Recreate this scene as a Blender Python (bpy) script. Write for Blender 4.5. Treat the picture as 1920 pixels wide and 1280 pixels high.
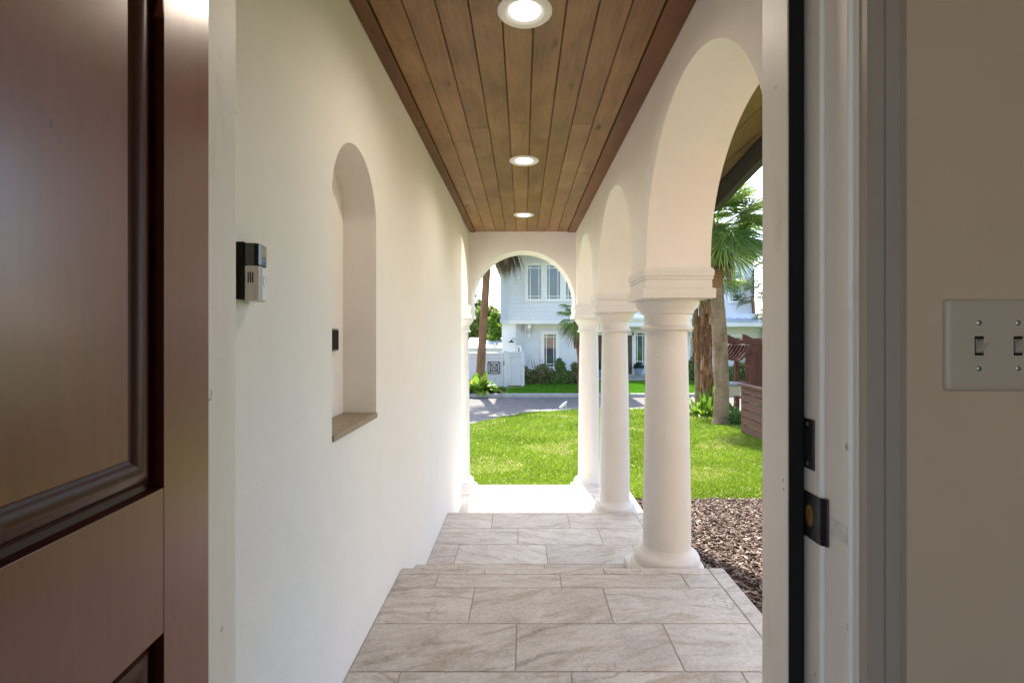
import bpy, math, random
import numpy as np
from mathutils import Vector, Matrix
R = math.radians
random.seed(7); rng = np.random.default_rng(7)
for o in list(bpy.data.objects): bpy.data.objects.remove(o)
S = bpy.context.scene
COL = S.collection
# ------------------------------------------------------------------ camera, sky, sun, exposure
CAMZ = 1.22
cd = bpy.data.cameras.new('camera'); cam = bpy.data.objects.new('camera', cd); COL.objects.link(cam)
cam.location = (0, 0, CAMZ); cam.rotation_euler = (R(90), 0, 0)
cd.sensor_width = 36; cd.lens = 950/1920*36
cd.shift_x = -21/1920; cd.shift_y = -14/1920
cd.clip_start = .05; cd.clip_end = 2000
S.camera = cam
SUN_EL, SUN_AZ = 53.0, -6.0           # azimuth measured from +Y towards +X
w = bpy.data.worlds.new('World'); S.world = w; w.use_nodes = True
nt = w.node_tree; bg = nt.nodes['Background']
sky = nt.nodes.new('ShaderNodeTexSky'); sky.sky_type = 'NISHITA'; sky.sun_disc = False
sky.sun_elevation = R(SUN_EL); sky.sun_rotation = R(SUN_AZ); sky.dust_density = 2.0
nt.links.new(sky.outputs[0], bg.inputs[0]); bg.inputs[1].default_value = 0.15
sl = bpy.data.lights.new('sun', 'SUN'); sun = bpy.data.objects.new('sun', sl); COL.objects.link(sun)
sl.energy = 3.8; sl.angle = R(.5); sl.color = (1, .95, .87)
sd = Vector((math.sin(R(SUN_AZ))*math.cos(R(SUN_EL)), math.cos(R(SUN_AZ))*math.cos(R(SUN_EL)), math.sin(R(SUN_EL))))
sun.rotation_euler = (-sd).to_track_quat('-Z', 'Y').to_euler(); sun.location = sd*60
vs = S.view_settings; vs.view_transform = 'Standard'; vs.look = 'None'; vs.gamma = 1; vs.use_curve_mapping = False
vs.exposure = 1.97
S.cycles.max_bounces = 10; S.cycles.diffuse_bounces = 6; S.cycles.transparent_max_bounces = 8

# ------------------------------------------------------------------ materials
class NT:
    def __init__(s, name):
        s.m = bpy.data.materials.new(name); s.m.use_nodes = True
        s.t = s.m.node_tree; s.b = s.t.nodes['Principled BSDF']
        s.out = s.t.nodes['Material Output']
    def n(s, kind, **kw):
        nd = s.t.nodes.new('ShaderNode'+kind)
        for k, v in kw.items():
            if k in nd.inputs.keys() if hasattr(nd.inputs, 'keys') else False: nd.inputs[k].default_value = v
            else: setattr(nd, k, v)
        return nd
    def l(s, a, b): s.t.links.new(a, b)
    def coord(s, scale=(1, 1, 1), rot=(0, 0, 0), vec=None):
        mp = s.n('Mapping'); mp.inputs['Scale'].default_value = scale; mp.inputs['Rotation'].default_value = rot
        if vec is None: vec = s.n('NewGeometry').outputs['Position']
        s.l(vec, mp.inputs[0]); return mp.outputs[0]
    def noise(s, vec, scale, detail=4, rough=.55, dist=0):
        nd = s.n('TexNoise'); s.l(vec, nd.inputs['Vector'])
        nd.inputs['Scale'].default_value = scale; nd.inputs['Detail'].default_value = detail
        nd.inputs['Roughness'].default_value = rough; nd.inputs['Distortion'].default_value = dist
        return nd.outputs['Fac']
    def ramp(s, fac, stops):
        nd = s.n('ValToRGB'); s.l(fac, nd.inputs[0]); e = nd.color_ramp.elements
        while len(e) < len(stops): e.new(.5)
        for i, (p, c) in enumerate(stops):
            e[i].position = p; e[i].color = (c[0], c[1], c[2], 1) if hasattr(c, '__len__') else (c, c, c, 1)
        return nd.outputs[0]
    def mix(s, fac, a, b, mode='MIX'):
        nd = s.n('Mix'); nd.data_type = 'RGBA'; nd.blend_type = mode
        for sock, v in ((nd.inputs[0], fac), (nd.inputs[6], a), (nd.inputs[7], b)):
            if hasattr(v, 'is_linked') or hasattr(v, 'links'): s.l(v, sock)
            elif hasattr(v, '__len__'): sock.default_value = (*v, 1)
            else: sock.default_value = v
        return nd.outputs[2]
    def math(s, op, a, b=0):
        nd = s.n('Math'); nd.operation = op
        for sock, v in ((nd.inputs[0], a), (nd.inputs[1], b)):
            if hasattr(v, 'links'): s.l(v, sock)
            else: sock.default_value = v
        return nd.outputs[0]
    def bump(s, h, strength=.2, dist=.01, prev=None):
        nd = s.n('Bump'); nd.inputs['Strength'].default_value = strength; nd.inputs['Distance'].default_value = dist
        s.l(h, nd.inputs['Height'])
        if prev is not None: s.l(prev, nd.inputs['Normal'])
        s.l(nd.outputs[0], s.b.inputs['Normal']); return nd.outputs[0]
    def set(s, base=None, rough=None, metal=None, spec=None, coat=None):
        for k, v in (('Base Color', base), ('Roughness', rough), ('Metallic', metal), ('Specular IOR Level', spec), ('Coat Weight', coat)):
            if v is None: continue
            if hasattr(v, 'links'): s.l(v, s.b.inputs[k])
            elif hasattr(v, '__len__'): s.b.inputs[k].default_value = (*v, 1)
            else: s.b.inputs[k].default_value = v
        return s.m

def simple(name, c, rough=.5, metal=0, var=.12, scale=6, bump=0, bscale=80, bd=.002, spec=.5, coat=0, stretch=(1, 1, 1)):
    t = NT(name); v = t.coord(stretch)
    f = t.noise(v, scale, 5)
    lo = [max(0, x*(1-var)) for x in c]; hi = [min(1, x*(1+var)) for x in c]
    t.set(t.ramp(f, [(.3, lo), (.7, hi)]), rough, metal, spec, coat)
    if bump: t.bump(t.noise(t.coord(stretch), bscale, 3), bump, bd)
    return t.m

def stucco(name, c, scale=130, st=.35, dist=.004):
    t = NT(name); v = t.coord()
    f = t.noise(v, 1.3, 4); g = t.noise(v, 9, 4)
    base = t.mix(.5, t.ramp(f, [(.3, [x*.93 for x in c]), (.7, c)]), t.ramp(g, [(.3, [x*.96 for x in c]), (.7, [min(1, x*1.02) for x in c])]))
    t.set(base, .85, spec=.25)
    h = t.noise(v, scale, 3, .6); h2 = t.noise(v, 7, 4, .55)
    b = t.bump(h, st, dist); t.bump(h2, .22, .012, b)
    return t.m
M = {}
M['stucco'] = stucco('stucco_smooth', (.832, .788, .75), 150, .30, .003)
M['capital'] = stucco('stucco_capital', (.755, .732, .712), 150, .22, .003)
M['column'] = stucco('stucco_column', (.73, .708, .69), 105, .55, .006)
def painted_trim():
    t = NT('painted_white_wood'); f = t.noise(t.coord((6, 6, .5)), 3, 5)
    c = t.ramp(f, [(.3, (.87, .815, .745)), (.7, (.93, .885, .82))])
    sp = t.noise(t.coord((1, 1, .8)), 42, 2, .5); c = t.mix(t.ramp(sp, [(.735, 0), (.765, .75)]), c, (.33, .27, .20))   # nicks in the paint
    sm = t.noise(t.coord((5, 5, 1.6)), 2.3, 5, .7, .5); c = t.mix(t.ramp(sm, [(.60, 0), (.74, .35)]), c, (.55, .48, .40))  # hand marks
    t.set(c, .45); t.bump(t.noise(t.coord((6, 6, .5)), 30, 3), .14, .003); return t.m
M['trimwhite'] = painted_trim()
M['paint'] = stucco('interior_paint', (.64, .485, .335), 260, .12, .002)
M['casing'] = simple('painted_casing', (.39, .325, .265), .4, var=.04, scale=4)
M['black'] = simple('black_rubber', (.003, .0026, .0022), .9, var=.3)
M['blackmetal'] = simple('dark_bronze_plate', (.05, .05, .055), .38, .8, var=.3, scale=40)
M['brass'] = simple('worn_brass', (.45, .24, .06), .4, .7, var=.3, scale=60)
M['plastic'] = simple('ivory_plastic', (.55, .455, .35), .42, var=.03)
M['bellbody'] = simple('doorbell_plastic', (.62, .59, .54), .4, var=.03)
M['whiteplastic'] = simple('white_plastic', (.72, .74, .77), .35, var=.03)
M['greyplastic'] = simple('warm_plastic', (.34, .29, .235), .45, var=.03)
M['gloss'] = simple('black_gloss', (.010, .010, .009), .08, var=.1, coat=.5)
M['screw'] = simple('nickel_screw', (.45, .46, .44), .35, .9, var=.1)

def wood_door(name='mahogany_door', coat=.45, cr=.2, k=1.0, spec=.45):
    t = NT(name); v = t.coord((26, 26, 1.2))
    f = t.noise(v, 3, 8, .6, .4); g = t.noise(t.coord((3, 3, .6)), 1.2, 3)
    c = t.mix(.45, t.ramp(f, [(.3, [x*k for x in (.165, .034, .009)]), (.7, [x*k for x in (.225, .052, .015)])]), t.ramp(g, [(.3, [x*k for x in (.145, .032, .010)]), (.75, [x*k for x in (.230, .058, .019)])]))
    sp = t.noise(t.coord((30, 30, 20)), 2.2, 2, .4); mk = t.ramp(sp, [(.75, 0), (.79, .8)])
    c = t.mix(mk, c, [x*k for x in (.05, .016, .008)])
    t.set(c, t.ramp(t.noise(t.coord((30, 30, 1)), 4, 4), [(.3, .30), (.7, .36)]), spec=spec, coat=coat)
    t.b.inputs['Coat Roughness'].default_value = cr; t.b.inputs['Coat IOR'].default_value = 1.8
    t.bump(f, .06, .002); return t.m
M['door'] = wood_door(); M['doormould'] = wood_door('shaded_mahogany_moulding', .0, .35, .34, .22)  # moulding colour darkened to stand for shade in its recess

def wood_plank(name, a, b, c2, rough=.42):
    t = NT(name); at = t.n('Attribute'); at.attribute_name = 'rnd'
    pos = t.n('NewGeometry').outputs['Position']
    off = t.n('VectorMath'); off.operation = 'MULTIPLY_ADD'
    cb = t.n('CombineXYZ'); t.l(at.outputs['Fac'], cb.inputs[0]); t.l(at.outputs['Fac'], cb.inputs[1]); t.l(at.outputs['Fac'], cb.inputs[2])
    t.l(cb.outputs[0], off.inputs[0]); off.inputs[1].default_value = (13.1, 37.7, 5.3); t.l(pos, off.inputs[2])
    v = off.outputs[0]
    grain = t.noise(t.coord((30, 1.6, 30), vec=v), 2.0, 9, .7, .9)
    blot = t.noise(t.coord((4, 1.6, 4), vec=v), 1.5, 5, .6, .6)
    col = t.mix(.5, t.ramp(grain, [(.28, a), (.5, b), (.75, c2)]), t.ramp(blot, [(.3, a), (.5, b), (.72, c2)]))
    kn = t.n('TexVoronoi'); t.l(t.coord((7, 2.2, 7), vec=v), kn.inputs['Vector']); kn.inputs['Scale'].default_value = .9
    km = t.ramp(kn.outputs['Distance'], [(.035, 1), (.11, 0)])
    col = t.mix(km, col, [x*.30 for x in a])
    br = t.ramp(at.outputs['Fac'], [(0, .88), (1, 1.08)])
    col = t.mix(1, col, br, 'MULTIPLY')
    # pale worn flecks in the stain
    wf = t.noise(t.coord((9, 5, 9), vec=v), 2.6, 6, .7, .3); wm = t.ramp(wf, [(.66, 0), (.75, .45)])
    col = t.mix(wm, col, [min(1, x*1.7) for x in c2])
    t.set(col, t.ramp(grain, [(.3, rough-.06), (.7, rough+.08)]), spec=.4)
    t.bump(grain, .18, .002); return t.m
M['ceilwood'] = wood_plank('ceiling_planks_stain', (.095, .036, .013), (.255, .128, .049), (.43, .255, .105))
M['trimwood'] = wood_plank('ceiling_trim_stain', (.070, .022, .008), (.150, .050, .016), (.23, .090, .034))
M['soffitwood'] = wood_plank('soffit_planks_stain', (.11, .065, .022), (.19, .122, .044), (.26, .18, .075))
M['fascia'] = simple('dark_fascia_paint', (.020, .019, .022), .5, var=.25, scale=5, bump=.2, bscale=30)
M['redwood'] = wood_plank('red_stained_wood', (.060, .013, .006), (.105, .025, .012), (.15, .042, .022), .6)
M['brownwood'] = wood_plank('weathered_brown_wood', (.072, .026, .011), (.118, .044, .020), (.16, .068, .036), .7)

def tile_mat():
    t = NT('stone_look_tile'); at = t.n('Attribute'); at.attribute_name = 'rnd'
    pos = t.n('NewGeometry').outputs['Position']
    cb = t.n('CombineXYZ')
    for i in range(3): t.l(at.outputs['Fac'], cb.inputs[i])
    off = t.n('VectorMath'); off.operation = 'MULTIPLY_ADD'
    t.l(cb.outputs[0], off.inputs[0]); off.inputs[1].default_value = (41.3, 67.7, 9.3); t.l(pos, off.inputs[2])
    # each tile's veins run its own way
    vr = t.n('VectorRotate'); vr.rotation_type = 'Z_AXIS'; t.l(off.outputs[0], vr.inputs['Vector'])
    t.l(t.math('ADD', t.math('MULTIPLY', at.outputs['Fac'], 1.1), -.45), vr.inputs['Angle'])
    v = vr.outputs[0]
    a = t.noise(t.coord((3.0, 10, 3), vec=v), 1.3, 9, .62, 1.3)
    b = t.noise(t.coord((2.2, 4, 2), vec=v), 2.0, 8, .6, .6)
    c = t.mix(.5, t.ramp(a, [(.30, (.22, .165, .115)), (.42, (.44, .385, .325)), (.54, (.62, .565, .505)), (.70, (.42, .375, .335))]),
              t.ramp(b, [(.33, (.29, .235, .18)), (.5, (.52, .47, .41)), (.68, (.68, .63, .57))]))
    wv = t.n('TexWave'); wv.wave_type = 'BANDS'; wv.bands_direction = 'Y'
    t.l(t.coord((1.0, 2.2, 1), vec=v), wv.inputs['Vector'])
    wv.inputs['Scale'].default_value = 1.1; wv.inputs['Distortion'].default_value = 9; wv.inputs['Detail'].default_value = 5; wv.inputs['Detail Scale'].default_value = 1.4
    vein = t.ramp(wv.outputs['Fac'], [(.0, .7), (.05, .18), (.11, 0)])
    vm = t.math('MULTIPLY', vein, t.ramp(t.noise(t.coord(vec=v), 3, 3), [(.45, 0), (.62, 1)]))
    c = t.mix(vm, c, (.19, .135, .10))
    tan = t.ramp(t.noise(t.coord((3, 9, 3), vec=v), 1.1, 6, .6, 1.5), [(.55, 0), (.66, .7)])
    c = t.mix(tan, c, (.38, .27, .165))
    cr = t.n('TexVoronoi'); cr.feature = 'DISTANCE_TO_EDGE'
    nv = t.n('VectorMath'); nv.operation = 'ADD'
    nn = t.n('TexNoise'); t.l(v, nn.inputs['Vector']); nn.inputs['Scale'].default_value = 6; nn.inputs['Detail'].default_value = 5
    sc = t.n('VectorMath'); sc.operation = 'SCALE'; sc.inputs['Scale'].default_value = .28; t.l(nn.outputs['Color'], sc.inputs[0])
    t.l(v, nv.inputs[0]); t.l(sc.outputs[0], nv.inputs[1]); t.l(nv.outputs[0], cr.inputs['Vector']); cr.inputs['Scale'].default_value = 3.4
    cm = t.math('MULTIPLY', t.ramp(cr.outputs['Distance'], [(.0, .8), (.012, 0)]), t.ramp(t.noise(v, 2.2, 3), [(.5, 0), (.6, 1)]))
    c = t.mix(cm, c, (.13, .10, .08))
    gr = t.noise(v, 70, 4, .7)
    c = t.mix(.28, c, t.ramp(gr, [(.35, (.22, .20, .18)), (.6, (.58, .55, .52))]))
    br = t.ramp(at.outputs['Fac'], [(0, (.95, .945, .925)), (1, (1.12, 1.12, 1.11))])
    c = t.mix(1, c, br, 'MULTIPLY')
    t.set(c, t.ramp(a, [(.3, .46), (.7, .58)]), spec=.32)
    t.bump(gr, .05, .002); return t.m
M['tile'] = tile_mat()
M['grout'] = simple('grey_grout', (.36, .33, .295), .9, var=.15, scale=30)
M['sill'] = NT('travertine_sill')
def _sill():
    t = M['sill']; v = t.coord()
    f = t.noise(v, 60, 6, .75); g = t.noise(v, 10, 4)
    t.set(t.mix(.4, t.ramp(f, [(.35, (.15, .105, .062)), (.65, (.42, .33, .23))]), t.ramp(g, [(.3, (.24, .18, .115)), (.7, (.35, .275, .19))])), .5)
    return t.m
M['sill'] = _sill()

def attr_col(name, stops, rough=.7, trans=0, spec=.3, attr='rnd'):
    """colour by a per-leaf random number; optional translucency"""
    t = NT(name); at = t.n('Attribute'); at.attribute_name = attr
    c = t.ramp(at.outputs['Fac'], stops); t.set(c, rough, spec=spec)
    if trans:
        tr = t.n('BsdfTranslucent'); t.l(c, tr.inputs[0]); mx = t.n('MixShader'); mx.inputs[0].default_value = trans
        t.l(t.b.outputs[0], mx.inputs[1]); t.l(tr.outputs[0], mx.inputs[2]); t.l(mx.outputs[0], t.out.inputs[0])
    return t.m
M['grass'] = attr_col('grass_blades', [(0, (.04, .085, .008)), (.35, (.17, .28, .018)), (.75, (.32, .43, .045)), (.93, (.48, .44, .17)), (1, (.66, .56, .37))], .6, .4)
M['grassfar'] = attr_col('shade_grass_blades', [(0, (.055, .17, .006)), (.6, (.13, .34, .014)), (1, (.24, .44, .04))], .6, .4)
M['frond'] = attr_col('palm_frond', [(0, (.06, .12, .02)), (.5, (.15, .235, .042)), (.85, (.28, .36, .08)), (1, (.45, .41, .19))], .45, .4, .5)
M['frondpale'] = attr_col('pale_palm_frond', [(0, (.09, .12, .04)), (.6, (.17, .18, .07)), (1, (.28, .24, .12))], .5, .3)
M['deadfrond'] = attr_col('dead_palm_frond', [(0, (.10, .058, .03)), (.5, (.20, .125, .065)), (1, (.34, .25, .15))], .8, .2)
M['leaf'] = attr_col('shrub_leaf', [(0, (.05, .11, .02)), (.5, (.14, .24, .05)), (1, (.30, .38, .12))], .5, .25)
M['leafdark'] = attr_col('dull_shrub_leaf', [(0, (.07, .085, .03)), (.5, (.18, .21, .07)), (.8, (.30, .28, .13)), (1, (.40, .29, .17))], .6, .2)
M['leafbright'] = attr_col('bright_leaf', [(0, (.08, .17, .015)), (.6, (.20, .34, .035)), (1, (.42, .46, .08))], .4, .4)
M['leaftree'] = attr_col('tree_leaf', [(0, (.05, .10, .02)), (.5, (.15, .22, .04)), (1, (.34, .38, .08))], .5, .45)
M['bluegreen'] = attr_col('potted_leaf', [(0, (.02, .05, .04)), (1, (.06, .11, .08))], .5, .2)
M['stem'] = simple('bare_stems', (.20, .16, .12), .9, var=.3)
def bark(name, a, b, ring=26):
    t = NT(name); v = t.coord((6, 6, ring))
    f = t.noise(v, 1.4, 6, .7, .4); g = t.noise(t.coord((3, 3, 1.2)), 1.6, 4)
    t.set(t.mix(.45, t.ramp(f, [(.3, a), (.7, b)]), t.ramp(g, [(.35, a), (.65, b)])), .9, spec=.2)
    t.bump(f, .7, .03); return t.m
M['bark_grey'] = bark('palm_bark_grey', (.12, .068, .038), (.40, .265, .165))
M['bark_brown'] = bark('palm_bark_brown', (.16, .075, .038), (.34, .18, .095))
M['boot'] = attr_col('palm_boots', [(0, (.12, .045, .02)), (.5, (.28, .125, .06)), (1, (.48, .28, .17))], .85)
M['chip'] = attr_col('bark_chips', [(0, (.028, .016, .011)), (.35, (.075, .044, .030)), (.7, (.145, .100, .076)), (.92, (.215, .160, .128)), (1, (.33, .27, .225))], .85)
M['mulchbase'] = simple('mulch_bed', (.045, .027, .018), .95, var=.5, scale=40, bump=.6, bscale=60, bd=.02)
M['soil'] = simple('lawn_soil', (.12, .17, .022), .95, var=.4, scale=20, bump=.5, bscale=70, bd=.01)
M['sand'] = simple('sandy_verge', (.35, .28, .20), .95, var=.25, scale=12, bump=.4, bscale=90, bd=.006)
M['asphalt'] = simple('worn_asphalt', (.125, .114, .106), .9, var=.18, scale=3, bump=.4, bscale=150, bd=.006)
M['concrete'] = simple('kerb_concrete', (.40, .375, .34), .9, var=.18, scale=4, bump=.3, bscale=80)
M['earth'] = simple('far_ground', (.055, .075, .028), .95, var=.3, scale=.3)
M['siding'] = simple('pale_blue_siding', (.76, .755, .775), .7, var=.04, scale=2)
M['housewhite'] = simple('house_white_trim', (.90, .875, .85), .5, var=.04, scale=2)
M['gatewhite'] = simple('white_vinyl', (.68, .665, .67), .45, var=.03, scale=2)
M['metalroof'] = simple('pale_metal_roof', (.50, .54, .60), .4, .35, var=.06)
M['glass'] = simple('window_glass', (.020, .040, .065), .03, var=.4, scale=1.5, spec=1, coat=.25)
M['curtain'] = simple('window_interior', (.06, .075, .07), .8, var=.6, scale=2.5)
M['entrydoor'] = simple('brown_entry_door', (.10, .045, .028), .4, var=.25, scale=6)
M['pot'] = simple('grey_blue_pot', (.27, .31, .38), .55, var=.12)
M['iron'] = simple('black_iron', (.012, .012, .013), .5, var=.2)
M['mailbox'] = simple('beige_mailbox', (.50, .39, .28), .6, var=.08)
M['mailcap'] = simple('grey_slate_cap', (.30, .29, .29), .7, var=.15)
M['tape'] = simple('clear_tape', (.66, .66, .64), .3, var=.15, scale=60)
M['woodfloor'] = wood_plank('interior_oak', (.16, .09, .05), (.24, .15, .085), (.3, .2, .12), .35)
M['roofing'] = simple('roof_shingle', (.11, .10, .095), .9, var=.3, scale=12)
def shingle_mat():
    t = NT('pale_blue_shingles'); br = t.n('TexBrick')
    sp = t.n('SeparateXYZ'); t.l(t.n('NewGeometry').outputs['Position'], sp.inputs[0])
    cb = t.n('CombineXYZ'); t.l(t.math('ADD', sp.outputs[0], t.math('MULTIPLY', sp.outputs[1], .9)), cb.inputs[0]); t.l(sp.outputs[2], cb.inputs[1])
    t.l(cb.outputs[0], br.inputs['Vector']); br.inputs['Scale'].default_value = 1
    br.inputs['Brick Width'].default_value = .24; br.inputs['Row Height'].default_value = .19; br.inputs['Mortar Size'].default_value = .010; br.inputs['Mortar Smooth'].default_value = .4
    br.inputs['Color1'].default_value = (.80, .79, .815, 1); br.inputs['Color2'].default_value = (.82, .81, .835, 1); br.inputs['Mortar'].default_value = (.68, .68, .715, 1)
    t.set(br.outputs['Color'], .75); t.bump(t.math('SUBTRACT', 1, br.outputs['Fac']), .5, .02); return t.m
M['shingle'] = shingle_mat()
def emit(name, c, s):
    t = NT(name); e = t.n('Emission'); e.inputs[0].default_value = (*c, 1); e.inputs[1].default_value = s
    t.l(e.outputs[0], t.out.inputs[0]); return t.m
M['lens'] = emit('lit_lens', (1, .95, .88), 1.7)

# ------------------------------------------------------------------ mesh helpers
class MB:
    def __init__(s): s.v = []; s.f = []; s.r = []; s.cur = 0.5
    def add(s, vs, fs, r=None):
        o = len(s.v); s.v.extend([tuple(p) for p in vs]); s.f.extend([tuple(i+o for i in f) for f in fs]); s.r.extend([s.cur if r is None else r]*len(fs)); return s
    def box(s, x0, x1, y0, y1, z0, z1, r=None):
        return s.add([(x0, y0, z0), (x1, y0, z0), (x1, y1, z0), (x0, y1, z0), (x0, y0, z1), (x1, y0, z1), (x1, y1, z1), (x0, y1, z1)],
                     [(3, 2, 1, 0), (4, 5, 6, 7), (0, 1, 5, 4), (1, 2, 6, 5), (2, 3, 7, 6), (3, 0, 4, 7)], r)
    def obox(s, c, ex, ey, ez, hx, hy, hz, r=None):
        c, ex, ey, ez = map(Vector, (c, ex, ey, ez)); P = []
        for z in (-hz, hz):
            for x, y in ((-hx, -hy), (hx, -hy), (hx, hy), (-hx, hy)): P.append(c+ex*x+ey*y+ez*z)
        return s.add(P, [(3, 2, 1, 0), (4, 5, 6, 7), (0, 1, 5, 4), (1, 2, 6, 5), (2, 3, 7, 6), (3, 0, 4, 7)], r)
    def loft(s, rings, cap0=True, cap1=True, closed=True, r=None):
        n = len(rings[0]); vs = [p for g in rings for p in g]; fs = []
        for i in range(len(rings)-1):
            for j in range(n if closed else n-1):
                k = (j+1) % n; fs.append((i*n+j, i*n+k, (i+1)*n+k, (i+1)*n+j))
        if cap0: fs.append(tuple(range(n-1, -1, -1)))
        if cap1: fs.append(tuple((len(rings)-1)*n+j for j in range(n)))
        return s.add(vs, fs, r)
    def lathe(s, prof, c, seg=48, cap0=True, cap1=True):
        rings = [[(c[0]+rr*math.cos(2*math.pi*j/seg), c[1]+rr*math.sin(2*math.pi*j/seg), c[2]+z) for j in range(seg)] for rr, z in prof]
        return s.loft(rings, cap0, cap1)
    def sqloft(s, cx, cy, hx, hy, prof):
        return s.loft([[(cx-hx-o, cy-hy-o, z), (cx+hx+o, cy-hy-o, z), (cx+hx+o, cy+hy+o, z), (cx-hx-o, cy+hy+o, z)] for z, o in prof])
    def prism(s, poly, axis, a, b, r=None):
        def P(u, v, w):
            return (w, u, v) if axis == 'x' else (u, w, v) if axis == 'y' else (u, v, w)
        n = len(poly); vs = [P(u, v, a) for u, v in poly]+[P(u, v, b) for u, v in poly]
        fs = [tuple(range(n-1, -1, -1)), tuple(range(n, 2*n))]+[(i, (i+1) % n, n+(i+1) % n, n+i) for i in range(n)]
        return s.add(vs, fs, r)
    def tube(s, pts, rad, seg=8, r=None):
        pts = [Vector(p) for p in pts]; rings = []
        if not hasattr(rad, '__len__'): rad = [rad]*len(pts)
        up = Vector((0, 0, 1))
        for i, p in enumerate(pts):
            d = (pts[min(i+1, len(pts)-1)]-pts[max(i-1, 0)]).normalized()
            a = d.cross(up if abs(d.z) < .95 else Vector((1, 0, 0))).normalized(); b = a.cross(d)
            rings.append([tuple(p+(a*math.cos(2*math.pi*j/seg)+b*math.sin(2*math.pi*j/seg))*rad[i]) for j in range(seg)])
        return s.loft(rings, r=r)
    def build(s, name, mat, parent=None, smooth=None, bevel=0, loc=None):
        me = bpy.data.meshes.new(name); me.from_pydata(s.v, [], s.f); me.validate()
        if len(me.polygons) == len(s.r):
            at = me.attributes.new('rnd', 'FLOAT', 'FACE'); at.data.foreach_set('value', s.r)
        me.materials.append(M[mat] if isinstance(mat, str) else mat)
        import bmesh
        bm = bmesh.new(); bm.from_mesh(me)
        if len(bm.faces) < 40000 and smooth != 'leaf': bmesh.ops.recalc_face_normals(bm, faces=bm.faces)
        bm.to_mesh(me); bm.free()
        if smooth and smooth != 'leaf':
            me.polygons.foreach_set('use_smooth', [True]*len(me.polygons)); me.set_sharp_from_angle(angle=R(smooth))
        o = bpy.data.objects.new(name, me); COL.objects.link(o)
        if parent: o.parent = parent
        if loc: o.location = loc
        if bevel:
            b = o.modifiers.new('bevel', 'BEVEL'); b.width = bevel; b.segments = 2; b.limit_method = 'ANGLE'; b.angle_limit = R(40); b.harden_normals = False
        return o
def fastmesh(name, V, F, rnd, mat, parent=None):
    """V (n,3), F (m,k) same-size faces, rnd per face"""
    me = bpy.data.meshes.new(name); V = np.asarray(V, dtype=np.float32); F = np.asarray(F, dtype=np.int32); m, k = F.shape
    me.vertices.add(len(V)); me.vertices.foreach_set('co', V.ravel())
    me.loops.add(m*k); me.loops.foreach_set('vertex_index', F.ravel())
    me.polygons.add(m); me.polygons.foreach_set('loop_start', np.arange(0, m*k, k, dtype=np.int32))
    me.update(calc_edges=True); me.validate()
    at = me.attributes.new('rnd', 'FLOAT', 'FACE'); at.data.foreach_set('value', np.asarray(rnd, dtype=np.float32))
    me.materials.append(M[mat]); o = bpy.data.objects.new(name, me); COL.objects.link(o)
    if parent: o.parent = parent
    return o
def tag(o, label=None, cat=None, group=None, kind=None):
    for k, v in (('label', label), ('category', cat), ('group', group), ('kind', kind)):
        if v: o[k] = v
    return o
def thing(name, label, cat, loc=(0, 0, 0), rz=0, group=None):
    o = bpy.data.objects.new(name, None); COL.objects.link(o); o.location = loc; o.rotation_euler = (0, 0, rz); o.empty_display_size = .1
    return tag(o, label, cat, group)
def copy_tree(o, parent=None):
    c = o.copy(); COL.objects.link(c); c.parent = parent
    for ch in [x for x in bpy.data.objects if x.parent == o]: copy_tree(ch, c)
    return c
def local(mb, loc):
    mb.v = [(x-loc[0], y-loc[1], z-loc[2]) for x, y, z in mb.v]; return mb

# ------------------------------------------------------------------ levels
XL, XR, WT = -.635, .631, .33          # corridor faces, arcade wall thickness
CEIL = 2.44
Z1, Z2, Z3, Z3b, Z4, Z5 = 0, -.14, -.28, -.41, -.545, -.69
YE = 6.05                               # inner face of the end wall
def gz(x, y):
    """height of the front lawn"""
    return -.735-.047*(y-6)
RE = [(-14, 6.4), (-6, 9.3), (-3, 11.4), (-1.4, 13.3), (-.5, 14.8), (.5, 15.8), (1.8, 16.3), (5, 16.1), (9, 15.9), (20, 15.6), (40, 15)]
def road_edge(x):
    for (a, b), (c, d) in zip(RE, RE[1:]):
        if a <= x <= c: return b+(d-b)*(x-a)/(c-a)
    return RE[-1][1]
def lawn_z(x, y):
    e = road_edge(x); t = max(0, min(1, (y-(e-1.6))/1.6)); z = gz(x, y)
    return z*(1-t*t)+(-1.215)*t*t+.012*math.sin(x*3.1+y*1.7)+.010*math.sin(x*1.3-y*4.1)

# ------------------------------------------------------------------ setting: ground
tag(MB().add([(-500, -500, -1.5), (500, -500, -1.5), (500, 900, -1.5), (-500, 900, -1.5)], [(0, 1, 2, 3)]).build('ground', 'earth'), kind='structure')
tag(MB().box(-60, 60, 5.5, 19.7, -1.6, -1.24).build('road', 'asphalt'), kind='structure')
def ribbon(name, mat, off0, off1, z, xs):
    mb = MB(); rings = []
    for x in xs:
        e = road_edge(x); rings.append([(x, e+off0, z-.2), (x, e+off0, z), (x, e+off1, z-.005), (x, e+off1, z-.2)])
    mb.loft(rings); return tag(mb.build(name, mat), kind='structure')
ribbon('gutter', 'concrete', -.05, .42, -1.205, [x*.5 for x in range(-1, 60)])
ribbon('verge', 'sand', -.5, .14, -1.19, [-13+x*.5 for x in range(0, 24)])
def grid(name, mat, fn, us, vs_, kind='structure'):
    mb = MB(); n = len(vs_); V = [fn(u, v) for u in us for v in vs_]; F = []
    for i in range(len(us)-1):
        for j in range(n-1): F.append((i*n+j, (i+1)*n+j, (i+1)*n+j+1, i*n+j+1))
    mb.add(V, F); o = mb.build(name, mat, smooth=60); return tag(o, kind=kind)
us = list(np.linspace(-12, 22, 100)); tv = list(np.linspace(0, 1, 60))
def lf(u, t):
    y = 5.88+(road_edge(u)-.02-5.88)*t; return (u, y, lawn_z(u, y))
grid('lawn', 'soil', lf, us, tv)
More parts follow.
